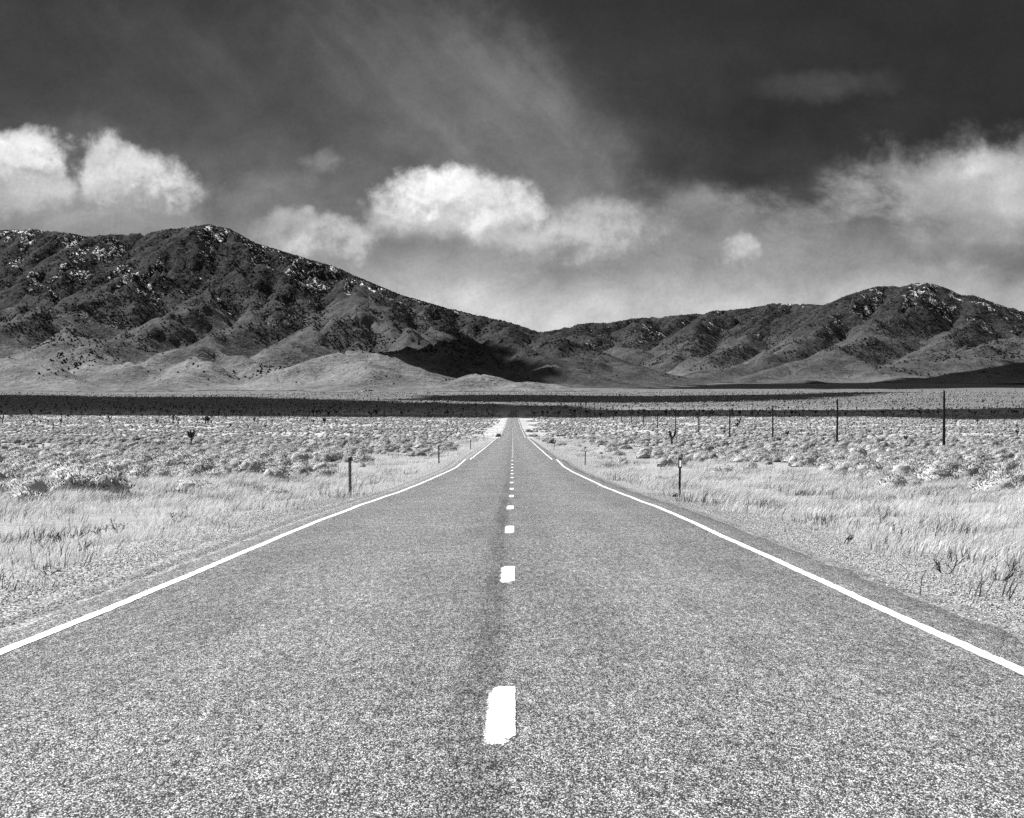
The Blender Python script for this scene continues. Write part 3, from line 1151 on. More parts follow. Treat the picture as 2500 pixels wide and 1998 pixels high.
def dead_shrub_mesh(seed, h=0.5, forks=3, thick=0.012, lean=0.0):
    r = random.Random(seed)
    V, Fc = [], []

    def grow(p, d, l, t, depth):
        e = p + d * l
        tube(V, Fc, p, e, t, t * 0.7, 4)
        if depth == 0:
            return
        for k in range(r.choice((2, 2, 3))):
            nd = (d + Vector((r.gauss(0, .55), r.gauss(0, .55), r.gauss(0.12, .35)))).normalized()
            grow(p + d * l * r.uniform(0.6, 1.0), nd, l * r.uniform(0.55, 0.85), t * 0.68, depth - 1)
    for k in range(forks):
        a = r.random() * 6.283
        d = Vector((math.cos(a) * 0.8 + lean, math.sin(a) * 0.8, r.uniform(0.5, 1.2))).normalized()
        grow(Vector((math.cos(a) * 0.03, math.sin(a) * 0.03, -0.03)), d, h * r.uniform(0.35, 0.55), thick, 3)
    return V, Fc


def joshua(seed, h=3.0, arms=4, spikes=70, thick=0.14, crown=0.42):
    """trunk with forking arms; each arm ends in a shaggy head of stiff leaves. returns trunk (V,F) and heads [(V,F)]"""
    r = random.Random(seed)
    V, Fc = [], []
    heads = []
    th = h * r.uniform(0.42, 0.58)
    top = Vector((r.uniform(-.06, .06) * h, r.uniform(-.06, .06) * h, th))
    tube(V, Fc, Vector((0, 0, -0.1)), top * 0.5, thick * 1.25, thick, 7)
    tube(V, Fc, top * 0.5, top, thick, thick * 0.95, 7)
    tips = []
    for k in range(arms):
        a = 6.283 * k / arms + r.uniform(-.5, .5)
        sp = r.uniform(0.12, 0.26) * h if arms > 1 else 0.02
        mid = top + Vector((math.cos(a) * sp * 0.7, math.sin(a) * sp * 0.7, h * r.uniform(0.06, 0.14)))
        tip = mid + Vector((math.cos(a) * sp * 0.35, math.sin(a) * sp * 0.35, h * r.uniform(0.10, 0.28)))
        tube(V, Fc, top - Vector((0, 0, 0.06)), mid, thick * 0.85, thick * 0.72, 6)
        tube(V, Fc, mid, tip, thick * 0.72, thick * 0.6, 6)
        tips.append((mid, tip))
    for mid, tip in tips:
        HV, HF = [], []
        ax = (tip - mid).normalized()
        tube(HV, HF, mid, mid.lerp(tip, 0.5), crown * 0.22, crown * 0.34, 7)
        tube(HV, HF, mid.lerp(tip, 0.5), tip + ax * 0.05 * h, crown * 0.34, crown * 0.12, 7)
        for k in range(spikes):
            f = r.random()
            c = mid.lerp(tip + ax * 0.06 * h, f)
            dd = (Vector((r.gauss(0, 1), r.gauss(0, 1), r.gauss(0, 1))).normalized() + ax * (f * 1.4 - 0.35)).normalized()
            sd = dd.cross(ax + Vector((.01, .02, .03))).normalized() * crown * 0.09
            l = crown * r.uniform(0.45, 0.8)
            i0 = len(HV)
            HV += [c - sd, c + sd, c + dd * l]
            HF.append((i0, i0 + 1, i0 + 2))
        heads.append((HV, HF))
    return (V, Fc), heads


def merge(parts):
    V, Fc, mi = [], [], []
    for (v, f, m) in parts:
        o = len(V)
        V += v
        Fc += [tuple(i + o for i in q) for q in f]
        mi += [m] * len(f)
    return V, Fc, mi


# ------------------------------------------------------------------ power poles
def pole_mesh():
    V, Fc = [], []
    zs = (-0.6, 0.0, 2.5, 5.0, 7.2, 8.3)
    n = 10
    for z in zs:
        r = 0.225 - 0.009 * max(z, 0)
        for k in range(n):
            a = 6.28318 * k / n
            V.append(Vector((r * math.cos(a), r * math.sin(a), z)))
    for j in range(len(zs) - 1):
        for k in range(n):
            Fc.append((j * n + k, j * n + (k + 1) % n, (j + 1) * n + (k + 1) % n, (j + 1) * n + k))
    # pitched top
    c = len(V)
    V.append(Vector((0, 0, 8.42)))
    b = (len(zs) - 1) * n
    for k in range(n):
        Fc.append((b + k, b + (k + 1) % n, c))
    return V, Fc


ORD = ['nearest', 'second', 'third', 'fourth', 'fifth', 'sixth', 'seventh', 'eighth', 'ninth', 'tenth', 'eleventh', 'twelfth', 'thirteenth',
       'fourteenth', 'fifteenth', 'sixteenth', 'seventeenth', 'eighteenth']
pv, pf = pole_mesh()
pole_me = ins_me = None
for k in range(18):
    d = 300.5 + 99.0 * k
    x = 63.2 + 0.0005 * d
    z = float(ground_z(x, d))
    e = empty('power_pole', (x, d, z), rnd.random() * 6)
    lean = 0.012 if k else 0.008
    e.rotation_euler = (rnd.gauss(0, 0.004), lean * (1 if k in (0, 1) else rnd.choice((-.5, .6))), rnd.random() * 0.2)
    if pole_me is None:
        p = mesh_obj('post', pv, pf, M['wood'], e)
        pole_me = p.data
        V, Fc = [], []
        tube(V, Fc, Vector((0, 0, 8.36)), Vector((0, 0, 8.5)), 0.02, 0.02, 6)
        tube(V, Fc, Vector((0, 0, 8.48)), Vector((0, 0, 8.58)), 0.05, 0.06, 8)
        tube(V, Fc, Vector((0, 0, 8.58)), Vector((0, 0, 8.64)), 0.06, 0.02, 8)
        q = mesh_obj('insulator', V, Fc, M['pale'], e)
        ins_me = q.data
    else:
        for nm, me in (('post', pole_me), ('insulator', ins_me)):
            o = bpy.data.objects.new(nm, me)
            COL.objects.link(o)
            o.parent = e
    lab = ('tall dark wooden pole nearest the camera, at far right' if k == 0 else
           '%s dark wooden pole in the row, counting in from the right' % ORD[k])
    tag(e, lab, 'pole', 'row of wooden poles on the right')


# ------------------------------------------------------------------ roadside delineators
def box(V, Fc, x0, x1, y0, y1, z0, z1):
    i0 = len(V)
    V += [Vector(c) for c in ((x0, y0, z0), (x1, y0, z0), (x1, y1, z0), (x0, y1, z0), (x0, y0, z1), (x1, y0, z1), (x1, y1, z1), (x0, y1, z1))]
    for f in ((0, 3, 2, 1), (4, 5, 6, 7), (0, 1, 5, 4), (1, 2, 6, 5), (2, 3, 7, 6), (3, 0, 4, 7)):
        Fc.append(tuple(i0 + q for q in f))


def post_right():
    """U channel post with a dark head that carries a white reflector"""
    V, Fc = [], []
    box(V, Fc, -0.022, 0.022, 0.012, 0.018, -0.3, 0.955)
    box(V, Fc, -0.034, -0.022, -0.014, 0.016, -0.3, 0.955)
    box(V, Fc, 0.022, 0.034, -0.014, 0.016, -0.3, 0.955)
    post = (V, Fc)
    V, Fc = [], []
    # rounded head plate
    box(V, Fc, -0.060, -0.040, -0.022, 0.022, 0.955, 1.275)
    box(V, Fc, 0.040, 0.060, -0.022, 0.022, 0.955, 1.275)
    box(V, Fc, -0.040, 0.040, -0.0215, 0.0215, 0.955, 0.995)
    box(V, Fc, -0.040, 0.040, -0.0215, 0.0215, 1.225, 1.275)
    box(V, Fc, -0.034, 0.034, -0.02, 0.02, 1.275, 1.305)
    head = (V, Fc)
    V, Fc = [], []
    box(V, Fc, -0.040, 0.040, -0.004, 0.004, 0.995, 1.225)
    return post, head, (V, Fc)


def post_left():
    """flexible curved post seen from behind, its top bent over"""
    V, Fc = [], []
    n = 7
    zs = [-0.3, 0.0, 0.4, 0.8, 1.12, 1.22, 1.27, 1.285]
    ben = [0, 0, 0, 0, 0, 0.004, 0.03, 0.075]
    for z, b in zip(zs, ben):
        for k in range(n):
            a = R(-70 + 140 * k / (n - 1))
            V.append(Vector((0.046 * math.sin(a) + b, 0.03 * math.cos(a) - 0.02, z)))
    for j in range(len(zs) - 1):
        for k in range(n - 1):
            Fc.append((j * n + k, j * n + k + 1, (j + 1) * n + k + 1, (j + 1) * n + k))
    post = (V, Fc)
    V, Fc = [], []
    box(V, Fc, -0.007, 0.007, -0.032, 0.012, 0.05, 1.16)
    rib = (V, Fc)
    V, Fc = [], []
    box(V, Fc, -0.035, 0.035, 0.013, 0.021, 0.95, 1.15)
    return post, rib, (V, Fc)


PR, PL = post_right(), post_left()
cache = {}


def delineator(kind, x, d, label):
    z = float(ground_z(x, d))
    e = empty('delineator_post', (x, d, z - 0.01), rnd.gauss(0, 0.05))
    e.rotation_euler = (rnd.gauss(0, 0.01), (0.02 if kind == 'R' else -0.008) + rnd.gauss(0, 0.006), rnd.gauss(0, 0.04))
    spec = (('post', PR[0], 'steel'), ('head', PR[1], 'steel'), ('reflector', PR[2], 'reflect')) if kind == 'R' else \
        (('post', PL[0], 'steel'), ('rib', PL[1], 'pale'), ('reflector', PL[2], 'reflect'))
    for nm, (v, f), m in spec:
        key = (kind, nm)
        if key not in cache:
            o = mesh_obj(nm, v, f, M[m], e, kind == 'L' and nm == 'post')
            if kind == 'L' and nm == 'post':
                md = o.modifiers.new('thick', 'SOLIDIFY')
                md.thickness = 0.008
            cache[key] = o
        else:
            o = cache[key].copy()
            COL.objects.link(o)
            o.parent = e
    tag(e, label, 'road marker', 'delineator posts along the road')


for k, (d, px) in enumerate(((68, 857), (154, 1073.7), (268, 1150.7), (398, 1183.5), (585, 1205.5), (760, 1216))):
    delineator('L', (px - 1252) * d / F, d, ['slim dark post with bent top, nearest on the left verge', 'second slim post out along the left verge',
                                             'third slim post out along the left verge', 'fourth tiny post out along the left verge',
                                             'fifth tiny post out along the left verge', 'last speck of a post on the left verge'][k])
for k, (d, px) in enumerate(((67.5, 1661), (150, 1430.5), (264, 1354.5), (410, 1318.5))):
    delineator('R', (px - 1252) * d / F, d, ['dark post with big white reflector, nearest on the right verge', 'second reflector post out along the right verge',
                                             'third reflector post out along the right verge', 'fourth tiny reflector post on the right verge'][k])

# ------------------------------------------------------------------ joshua trees
def place_joshua(px, top, base, label, group, seed, arms=4, detail=False, d=None, fat=1.0):
    d = d or row_to_d(base)
    x = (px - 1252) * d / F
    z = float(ground_z(x, d))
    h = max(1.4, (base - top) * d / F * (1.0 if detail else 1.3))
    if detail:
        (tv, tf), heads = joshua(seed, h, arms, 260, 0.055 * h, 0.21 * h * fat)
        e = empty('joshua_tree', (x, d, z))
        mesh_obj('trunk', tv, tf, M['bark'], e)
        for hv, hf in heads:
            mesh_obj('leaf_head', hv, hf, M['spike'], e, False)
        tag(e, label, 'tree', group)
        return
    k = seed % len(JP)
    o = JP[k].copy()
    COL.objects.link(o)
    o.name = 'joshua_tree'
    o.location = (x, d, z)
    o.scale = (h / 3.0 * fat, h / 3.0 * fat, h / 3.0)
    o.rotation_euler = (0, 0, rnd.random() * 6.28)
    tag(o, label, 'tree', group)


JP = []
for k in range(7):
    (tv, tf), heads = joshua(400 + k, 3.0, (1, 2, 3, 4, 5, 3, 6)[k], 110, 0.2, 0.8)
    V, Fc, mi = merge([(tv, tf, 0)] + [(a, b, 1) for a, b in heads])
    o = proto('joshua_tree_shape', V, Fc, [M['bark'], M['spike']], mi)
    JP.append(o)

Z = 3.08
G1 = 'joshua trees standing out on the lit scrub'
place_joshua(468.5, 1047, 1086, 'biggest Joshua tree left of the road, bushy head on bare trunk', G1, 21, 4, True, fat=1.15)
place_joshua(1641.6, 1050, 1088, 'forked Joshua tree above the white reflector post on the right', G1, 34, 3, True, fat=1.1)
place_joshua(600 + 152 / Z, 940 + 288 / Z, 940 + 340 / Z, 'Joshua tree with three upturned arms right of the biggest left one', G1, 45, 3, True)
place_joshua(1200 + 1848 / Z, 940 + 292 / Z, 940 + 325 / Z, 'small dark Joshua tree between third and fourth poles from right', G1, 52, 3, True)
left5 = [(25, 240, 290), (182, 262, 285), (258, 266, 293), (311, 268, 290), (368, 266, 293), (465, 264, 297), (406, 292, 340), (690, 278, 297), (828, 243, 285), (850, 336, 360),
         (1190, 262, 295), (1215, 276, 297), (1243, 276, 297), (1305, 248, 297), (1347, 252, 297), (1490, 260, 290), (1550, 247, 297), (1568, 250, 297), (1595, 268, 297),
         (1742, 298, 322), (1820, 283, 300), (1877, 298, 325), (1918, 252, 280)]
c6 = [(27, 308, 330), (70, 258, 285), (515, 262, 295), (600, 260, 300), (680, 272, 300), (693, 265, 300), (833, 283, 300), (1372, 283, 300), (205, 265, 285), (415, 262, 280)]
r7 = [(408, 255, 275), (1995, 298, 325), (1870, 262, 300), (1754, 358, 375), (745, 258, 272)]
r8 = [(383, 353, 395), (489, 342, 365), (1273, 405, 435), (1245, 270, 305), (1722, 326, 350), (1650, 270, 298), (1810, 264, 298), (2110, 298, 328), (2113, 343, 385),
      (1110, 322, 338), (145, 300, 322), (25, 256, 290), (530, 250, 272), (1480, 262, 285), (5, 288, 325), (555, 290, 318), (885, 290, 302)]
lab = {('l', 8): 'tall thin Joshua tree at the shadow edge on the left', ('l', 9): 'low stubby Joshua tree in the scrub at lower left',
       ('l', 6): 'single upright Joshua tree in the scrub near the left edge', ('r', 2): 'lone small Joshua tree just left of the nearest pole',
       ('r', 8): 'broad Joshua tree in the scrub at the right edge', ('r', 0): 'thin Joshua tree between second and third poles from right'}
sd = 0
for tagk, lst, off in (('l', left5, 0), ('c', c6, 600), ('m', r7, 1200), ('r', r8, 1800)):
    for k, (a, t_, b_) in enumerate(lst):
        sd += 1
        side = 'left of the road' if tagk in 'lc' else 'right of the road'
        place_joshua(off + a / Z, 940 + t_ / Z, 940 + b_ / Z, lab.get((tagk, k), 'little dark Joshua tree on the far lit scrub ' + side),
                     G1 + ' ' + side, sd, fat=1.1)
# more along the shaded band and the fan beyond: the largest one by one, the rest as one mass
n_ind = 0
xj, dj = view_points(5200, 1330, 3700, 0.29)
cl = fbm(xj * 0.004, dj * 0.004, 3, 77)
keep = (cl + rng.random(len(xj)) * 1.0 > 0.30) & (np.abs(xj - road_c(dj)) > 14) & (rng.random(len(xj)) < np.interp(dj, [1330, 1600, 2600, 3700], [0.45, 1, 0.8, 0.35]))
xj, dj = xj[keep], dj[keep]
order = np.argsort(dj)
xj, dj = xj[order], dj[order]
for k in range(180):
    o = JP[k % 7].copy()
    COL.objects.link(o)
    o.name = 'joshua_tree'
    o.location = (xj[k], dj[k], float(ground_z(xj[k], dj[k])))
    s = rnd.uniform(0.75, 1.5)
    o.scale = (s * 1.15, s * 1.15, s)
    o.rotation_euler = (0, 0, rnd.random() * 6.28)
    side = 'left' if xj[k] < 0 else 'right'
    tag(o, 'far Joshua tree among many where the cloud shadow starts, %s of the road' % side, 'tree', 'joshua trees in the shaded band, %s side' % side)
xr, dr = xj[180:], dj[180:]
scatter('joshua_tree_woodland', np.stack([xr, dr, ground_z(xr, dr)], -1), rng.uniform(0.5, 1.15, len(xr)), rng.random(len(xr)) * 6.28,
        rng.integers(0, 7, len(xr)), JP, 'distant scattering of dark Joshua trees over the shaded plain', 'trees')

# ------------------------------------------------------------------ sagebrush
SP = []
for k in range(5):
    v, f, mi, nr_ = sage_mesh(600 + k, 190, (0.55, 0.7, 0.62, 0.8, 0.5)[k], (0.5, 0.48, 0.62, 0.55, 0.42)[k], 1.25)
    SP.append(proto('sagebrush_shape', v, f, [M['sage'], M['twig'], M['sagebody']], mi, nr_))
DP = []
for k in range(3):
    v, f, mi, nr_ = sage_mesh(650 + k, 150, (0.6, 0.75, 0.55)[k], (0.5, 0.55, 0.6)[k], 0.9)
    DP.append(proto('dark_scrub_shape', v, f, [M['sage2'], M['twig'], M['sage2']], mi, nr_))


def grass_zone(x, d):
    """1 where dry grass grows, 0 in the sagebrush"""
    q = np.abs(x) - 4.3
    lim = np.where(x < 0, 98, 68) + 62 * fbm(x * 0.045, d * 0.02, 4, 91)
    near = sm(lim - d, -14, 14)
    strip = sm(7.5 + 9 * fbm(x * 0.02, d * 0.015, 3, 92) + np.where(x < 0, 3, 9) * sm(d, 300, 120) - q, -2, 3)
    return np.maximum(near, strip)


xb, db = view_points(190000, 55, 1650, 0.285)
dens = np.interp(db, [55, 150, 500, 1000, 1650], [1.0, 1.0, 0.75, 0.5, 0.42])
pat = fbm(xb * 0.03, db * 0.016, 4, 95)
gz = grass_zone(xb, db)
keep = (rng.random(len(xb)) < dens * np.clip(0.40 + 1.1 * pat, 0.16, 0.8) * (1 - 0.97 * gz)) & (np.abs(xb - road_c(db)) > 8)
xb, db, pat = xb[keep], db[keep], pat[keep]
# more plants close in, where each shows
xn, dn = view_points(11000, 55, 260, 0.29)
kn = (rng.random(len(xn)) < (1 - 0.96 * grass_zone(xn, dn)) * np.clip(0.55 + 1.3 * fbm(xn * 0.06, dn * 0.03, 3, 97), 0, 1)) & (np.abs(xn) > 9)
xb, db = np.concatenate([xb, xn[kn]]), np.concatenate([db, dn[kn]])
xf, df = view_points(45000, 1600, 3500, 0.285)
kf = rng.random(len(xf)) < np.clip(0.5 + 1.2 * fbm(xf * 0.006, df * 0.006, 3, 99), 0.1, 1)
kf &= np.abs(xf - road_c(df)) > 14
xb, db = np.concatenate([xb, xf[kf]]), np.concatenate([db, df[kf]])
order = np.argsort(db)
xb, db = xb[order], db[order]
sb = (0.55 + 1.1 * rng.random(len(xb)) ** 2) * np.interp(db, [60, 200, 700, 1650, 1700, 3500], [1.0, 1.0, 0.95, 1.1, 1.5, 2.0])
kb = rng.integers(0, 8, len(xb))
kb = np.where((kb >= 5) & (rng.random(len(kb)) < 0.45), kb - 5, kb)
kb = np.where((kb >= 5) & (db < 170) & (rng.random(len(kb)) < 0.55), kb - 5, kb)
zb = ground_z(xb, db)
NI = 270
cnt = 0
for k in range(NI):
    src = (SP + DP)[kb[k]]
    o = src.copy()
    COL.objects.link(o)
    o.name = 'sagebrush' if kb[k] < 5 else 'dark_shrub'
    o.location = (xb[k], db[k], zb[k] - 0.02)
    s = sb[k] * 1.05
    o.scale = (s * rnd.uniform(0.9, 1.3), s * rnd.uniform(0.9, 1.2), s * rnd.uniform(0.85, 1.1))
    o.rotation_euler = (0, 0, rnd.random() * 6.28)
    side = 'left' if xb[k] < 0 else 'right'
    if kb[k] < 5:
        tag(o, 'pale rounded sagebrush at the near edge of the scrub, %s of the road' % side, 'shrub', 'pale sagebrush on the %s' % side)
    else:
        tag(o, 'darker twiggy shrub at the near edge of the scrub, %s of the road' % side, 'shrub', 'dark shrubs on the %s' % side)
scatter('sagebrush_scrub', np.stack([xb, db, zb - 0.02], -1)[NI:], sb[NI:], rng.random(len(xb) - NI) * 6.28, kb[NI:], SP + DP,
        'endless low pale sagebrush covering the plain up to the shadow', 'scrub')

# single shrubs that can be told apart
for px, row, s, kk, labl in ((1095, 1097, 1.7, 1, 'dark round shrub beside the left verge between second and third posts'),
                             (1335, 1079, 1.9, 0, 'long dark bush by the right verge near the far posts'),
                             (1350, 1083, 2.0, 2, 'darkest bush behind the third post on the right verge'),
                             (1371, 1088, 1.5, 1, 'low flat bush just right of the third right post'),
                             (1303, 1067, 2.2, 1, 'tiny dark bush hugging the right road edge, left of the fourth post'),
                             (1293, 1055, 2.4, 0, 'farthest dark bush hugging the right road edge'),
                             (1217, 1068, 2.0, 2, 'tiny dark bush where the left edge line jumps'),
                             (40 / Z + 600, 940 + 628 / Z, 1.5, 0, 'round shrub with dark foot alone in grass, left of the bent post'),
                             (1619, 1170, 0.8, 1, 'dark shrub in grass just left of the reflector post'),
                             (1652, 1217, 0.28, 2, 'small dark clump put in as the shadow below the reflector post'),  # stands in for the shadow at the foot of the post
                             (330, 1156, 1.5, 3, 'large pale sagebrush alone at the front of the left scrub'),
                             (2290, 1175, 1.6, 4, 'large sagebrush with dark shaded side at the right scrub front'),
                             (2140, 1168, 1.5, 3, 'wide sagebrush left of the large one at the right scrub front'),
                             (2420, 1205, 1.3, 4, 'lone shrub in the grass near the right picture edge')):
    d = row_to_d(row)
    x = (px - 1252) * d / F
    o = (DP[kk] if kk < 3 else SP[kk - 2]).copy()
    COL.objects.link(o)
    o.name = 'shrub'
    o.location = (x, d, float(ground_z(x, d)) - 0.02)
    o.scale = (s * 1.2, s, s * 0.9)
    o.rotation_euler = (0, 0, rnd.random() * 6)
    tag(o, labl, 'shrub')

# ------------------------------------------------------------------ dry grass
TP = []
for k in range(6):
    v, f = tuft_mesh(700 + k, (34, 40, 22, 30, 44, 18)[k], (0.26, 0.33, 0.26, 0.29, 0.22, 0.38)[k], (0.14, 0.18, 0.2, 0.2, 0.22, 0.22)[k], (0.35, 0.5, 0.2, 0.4, 0.3, 0.55)[k])
    TP.append(proto('tuft_shape', v, f, [M['grass'] if k not in (2, 5) else M['grass2']]))


def grass_points(n, d0, d1, dens):
    x, d = view_points(n, d0, d1, 0.29)
    q = np.abs(x - road_c(d)) - 4.5
    g = grass_zone(x, d)
    c = fbm(x * 0.35, d * 0.16, 3, 120) + 0.5 * fbm(x * 0.07, d * 0.04, 2, 125)
    edge = sm(q + 1.6 * fbm(x * 0.5, d * 0.35, 2, 121), 0.9, 3.6)
    keep = rng.random(n) < dens * g * edge * np.clip(0.30 + 1.9 * c, 0.03, 1)
    keep |= (rng.random(n) < 0.015) & (q > 0.35) & (g > 0.3)
    return x[keep], d[keep]


x1, d1 = grass_points(62000, 14, 120, 1.0)
x2, d2 = grass_points(150000, 120, 620, 0.9)
xg, dg = np.concatenate([x1, x2]), np.concatenate([d1, d2])
sg = rng.uniform(0.65, 1.3, len(xg)) * np.interp(dg, [14, 40, 120, 600], [0.85, 1.0, 1.25, 1.8])
kg = rng.integers(0, 6, len(xg))
pd = fbm(xg * 0.5, dg * 0.22, 3, 130) + 0.35 * rng.normal(0, 1, len(xg))
kg = np.where(pd > 0.28, np.where(kg % 2 == 0, 2, 5), np.where((kg == 5) | (kg == 2), kg - 1, kg))
scatter('dry_grass', np.stack([xg, dg, ground_z(xg, dg)], -1), sg, rng.normal(0, 0.5, len(xg)), kg, TP, 'pale dry grass leaning in the wind on both verges', 'grass')

# ------------------------------------------------------------------ pebbles on the shoulders
PB = []
for k in range(4):
    r = random.Random(800 + k)
    V = [Vector((math.cos(a) * r.uniform(.7, 1.1), math.sin(a) * r.uniform(.7, 1.1), -0.1)) for a in (0, 1.05, 2.1, 3.14, 4.2, 5.24)]
    V += [Vector((math.cos(a) * r.uniform(.4, .7), math.sin(a) * r.uniform(.4, .7), r.uniform(.45, .75))) for a in (0.5, 1.57, 2.6, 3.7, 4.7, 5.76)]
    V.append(Vector((0, 0, 0.75)))
    Fc = []
    for q in range(6):
        Fc += [(q, (q + 1) % 6, 6 + q), ((q + 1) % 6, 6 + (q + 1) % 6, 6 + q), (6 + q, 6 + (q + 1) % 6, 12)]
    PB.append(proto('pebble_shape', V, Fc, [M['stone']]))
npb = 60000
dpb = 12 + 60 * rng.random(npb) ** 1.5
side = rng.integers(0, 2, npb) * 2 - 1
qpb = 4.22 + np.abs(rng.normal(0, 1.4, npb)) + np.where(side > 0, 0.2, 0.0)
xpb = road_c(dpb) + side * qpb
spb = 0.006 + 0.015 * rng.random(npb) ** 3
scatter('gravel', np.stack([xpb, dpb, ground_z(xpb, dpb) + 0.001], -1), spb, rng.random(npb) * 6.28, rng.integers(0, 4, npb), PB, 'loose pale gravel along both road shoulders', 'gravel')

# ------------------------------------------------------------------ dead twiggy shrubs near the road
dead = [(170, 1322, 0.55, 4, 0.3, 'dark dead shrub with curled twigs on the left gravel'),
        (215, 1358, 0.42, 4, 0.5, 'low tangle of dead twigs nearest the left edge line'),
        (105, 1338, 0.45, 1, -0.9, 'single dead stick lying towards the left on gravel'),
        (250, 1303, 0.5, 3, -0.4, 'twisted dead branch in front of left grass'),
        (290, 1288, 0.45, 4, 0.4, 'spiky dead bush against the left grass edge'),
        (390, 1302, 0.3, 3, 0.2, 'small dark dead stump on the left gravel'),
        (430, 1270, 0.4, 4, 0.2, 'thin fan of dead stems in the left grass'),
        (120, 1412, 0.4, 2, 0.2, 'wispy bare stems at the far left foreground'),
        (495, 1272, 0.35, 3, 0.2, 'dark dead tuft where left grass meets gravel'),
        (2148, 1267, 0.5, 2, 0.2, 'antler shaped dead branch standing in the right grass'),
        (2188, 1222, 0.45, 2, 0.4, 'bare forked twig behind the antler shaped branch'),
        (2258, 1270, 0.35, 3, 0.1, 'dark broken stub in the right grass'),
        (2185, 1290, 0.45, 3, 0.9, 'fallen dead twigs in the right grass'),
        (2310, 1410, 0.35, 3, 0.3, 'dead weed at the gravel edge near lower right'),
        (2440, 1420, 0.5, 4, 0.4, 'dark dead weed beside the road at the right edge'),
        (2060, 1335, 0.35, 3, 0.2, 'small dead weed at the right grass margin'),
        (1775, 1225, 0.45, 4, 0.2, 'dark dead clump in grass right of the reflector post'),
        (1945, 1200, 0.45, 3, 0.2, 'upright dead stems on the mid right grass'),
        (555, 1222, 0.5, 4, 0.3, 'dark dead clump in the left grass below scrub')]
for k, (px, row, h, fk, ln, labl) in enumerate(dead):
    d = row_to_d(row)
    x = (px - 1252) * d / F
    v, f = dead_shrub_mesh(900 + k, h * 0.72, fk, 0.009 + 0.004 * (k % 3 == 0), ln)
    o = mesh_obj('dead_shrub', v, f, M['twig'], None, False)
    o.location = (x, d, float(ground_z(x, d)))
    tag(o, labl, 'dead shrub')
WP = []
for k in range(4):
    v, f = dead_shrub_mesh(950 + k, (0.35, 0.45, 0.3, 0.5)[k], (3, 2, 4, 2)[k], 0.006, 0.3)
    WP.append(proto('weed_shape', v, f, [M['twig']]))
xw, dw = view_points(2600, 16, 130, 0.29)
kw = (np.abs(xw) > 5.6) & (rng.random(len(xw)) < 0.25 * (0.3 + grass_zone(xw, dw)))
xw, dw = xw[kw], dw[kw]
scatter('dead_weeds', np.stack([xw, dw, ground_z(xw, dw)], -1), rng.uniform(0.35, 0.85, len(xw)), rng.random(len(xw)) * 6.28, rng.integers(0, 4, len(xw)), WP,
        'thin dark dead weeds scattered through the dry grass', 'weeds')

# ------------------------------------------------------------------ trees on the mountain sides
NP_ = []
for k in range(3):
    r = random.Random(1000 + k)
    V, Fc = [], []
    rings = ((0.0, 0.55), (0.25, 1.0), (0.6, 0.8), (0.9, 0.4))
    for z, rad in rings:
        for q in range(6):
            a = q * 1.0472 + r.uniform(-.25, .25)
            rr = rad * r.uniform(0.7, 1.2)
            V.append(Vector((math.cos(a) * rr, math.sin(a) * rr, z * 1.5 + r.uniform(-.1, .1))))
    V.append(Vector((0, 0, 1.55)))
    for j in range(3):
        for q in range(6):
            Fc.append((j * 6 + q, j * 6 + (q + 1) % 6, j * 6 + 6 + (q + 1) % 6, j * 6 + 6 + q))
    for q in range(6):
        Fc.append((18 + q, 18 + (q + 1) % 6, 24))
    NP_.append(proto('juniper_shape', V, Fc, [M['pine']]))


def mountain_trees(data, n, seed, name, label, lo, hi, smin=1.3, smax=3.0, base=0.04):
    X, Y, T, Hrel, st = data
    r = np.random.default_rng(seed)
    ny_, nx_ = X.shape
    fx = r.random(n) * (nx_ - 2)
    fy = r.random(n) * (ny_ - 2)
    ix, iy = fx.astype(int), fy.astype(int)
    tx, ty = fx - ix, fy - iy
    z = (T[iy, ix] * (1 - tx) + T[iy, ix + 1] * tx) * (1 - ty) + (T[iy + 1, ix] * (1 - tx) + T[iy + 1, ix + 1] * tx) * ty
    x = X[0, 0] + fx * st
    y = Y[0, 0] + fy * st
    gy, gx = np.gradient(T, st)
    lee = -gx[iy, ix]
    c = fbm(x * 0.0035, y * 0.0035, 4, seed + 1)
    c2 = fbm(x * 0.02, y * 0.02, 3, seed + 2)
    p = sm(z + 260 * c, lo, hi) * np.clip(0.62 + 0.9 * c + 0.9 * c2 + 1.1 * lee, 0, 1) + base * np.clip(c2 + 0.1 + 0.5 * c, 0, 1)
    vis = np.abs(x / y) < 0.29
    keep = (r.random(n) < p) & (Hrel[iy, ix] > 8) & vis & (gy[iy, ix] > -0.45)
    P = np.stack([x, y, z - 0.5], -1)[keep]
    m = len(P)
    scatter(name, P, r.uniform(smin, smax, m), r.random(m) * 6.28, r.integers(0, 3, m), NP_, label, 'trees')
    print(name, m)


mountain_trees(ML, 420000, 301, 'juniper_woodland', 'dark juniper woodland thickening towards the left mountain crest', 150, 380)
mountain_trees(MR, 420000, 302, 'juniper_woodland', 'dark juniper woodland over the right mountain range', 150, 350)

mountain_trees(ML, 260000, 303, 'hillside_shrubs', 'small dark shrubs dotting the left foothills and slopes', 5000, 6000, 0.7, 1.5, 0.9)
mountain_trees(MR, 260000, 304, 'hillside_shrubs', 'small dark shrubs dotting the right foothills and slopes', 5000, 6000, 0.8, 1.8, 0.9)

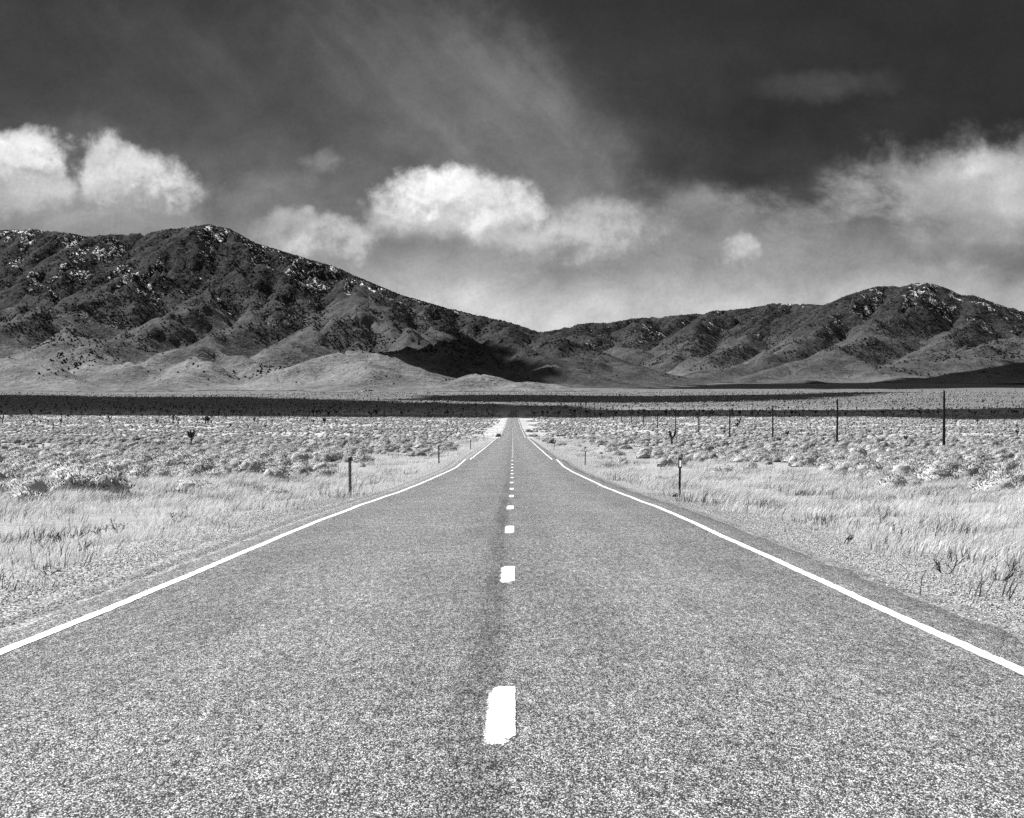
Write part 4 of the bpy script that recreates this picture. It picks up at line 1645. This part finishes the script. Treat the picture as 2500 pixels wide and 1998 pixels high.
# ------------------------------------------------------------------ ranch at the foot of the hills
d = row_to_d(957)
x = (889 - 1252) * d / F
z = float(ground_z(x, d))
e = empty('shed', (x, d, z), 0.3)
V, Fc = [], []
box(V, Fc, -2.6, 2.6, -2.2, 2.2, -1.2, 2.6)
V += [Vector((-2.6, 0, 3.9)), Vector((2.6, 0, 3.9))]
Fc += [(4, 7, 8), (5, 9, 6)]
mesh_obj('wall', V, Fc, M['wall'], e, False)
V = [Vector(c) for c in ((-2.9, -2.6, 2.45), (2.9, -2.6, 2.45), (2.9, 0, 4.05), (-2.9, 0, 4.05), (2.9, 2.6, 2.45), (-2.9, 2.6, 2.45))]
mesh_obj('roof', V, [(0, 1, 2, 3), (3, 2, 4, 5)], M['roof'], e, False)
V, Fc = [], []
box(V, Fc, -0.6, 0.6, -2.26, -2.2, 0, 2.1)
mesh_obj('door', V, Fc, M['dark'], e, False)
tag(e, 'tiny white shed alone at the foot of the left hills', 'shed')


def crown_mesh(seed, rx, rz):
    r = random.Random(seed)
    V, Fc = [], []
    for k in range(420):
        dv = Vector((r.gauss(0, 1), r.gauss(0, 1), r.gauss(0, 1))).normalized() * r.uniform(0.5, 1.0)
        c = Vector((dv.x * rx, dv.y * rx, rz * 1.15 + dv.z * rz))
        a = Vector((r.gauss(0, 1), r.gauss(0, 1), r.gauss(0, 1))).normalized() * 0.55
        b = a.cross(Vector((r.gauss(0, 1), r.gauss(0, 1), 1))).normalized() * 0.4
        i0 = len(V)
        V += [c - a, c + b, c + a, c - b]
        Fc.append((i0, i0 + 1, i0 + 2, i0 + 3))
    return V, Fc


for k, (px, rx, rz, labl) in enumerate(((895.5, 2.0, 1.7, 'small dark tree next to the tiny white shed'), (903.5, 2.1, 1.7, 'middle dark tree right of the tiny white shed'),
                                        (908.5, 2.2, 1.8, 'last dark tree on the right of the tiny white shed'))):
    xx = (px - 1252) * d / F
    e = empty('ranch_tree', (xx, d + 3, float(ground_z(xx, d + 3))))
    V, Fc = [], []
    tube(V, Fc, Vector((0, 0, -0.4)), Vector((0, 0, 2.2)), 0.3, 0.18, 7)
    mesh_obj('trunk', V, Fc, M['bark'], e)
    v, f = crown_mesh(1100 + k, rx, rz)
    mesh_obj('crown', v, f, M['pine'], e, False)
    tag(e, labl, 'tree', 'trees beside the white shed')
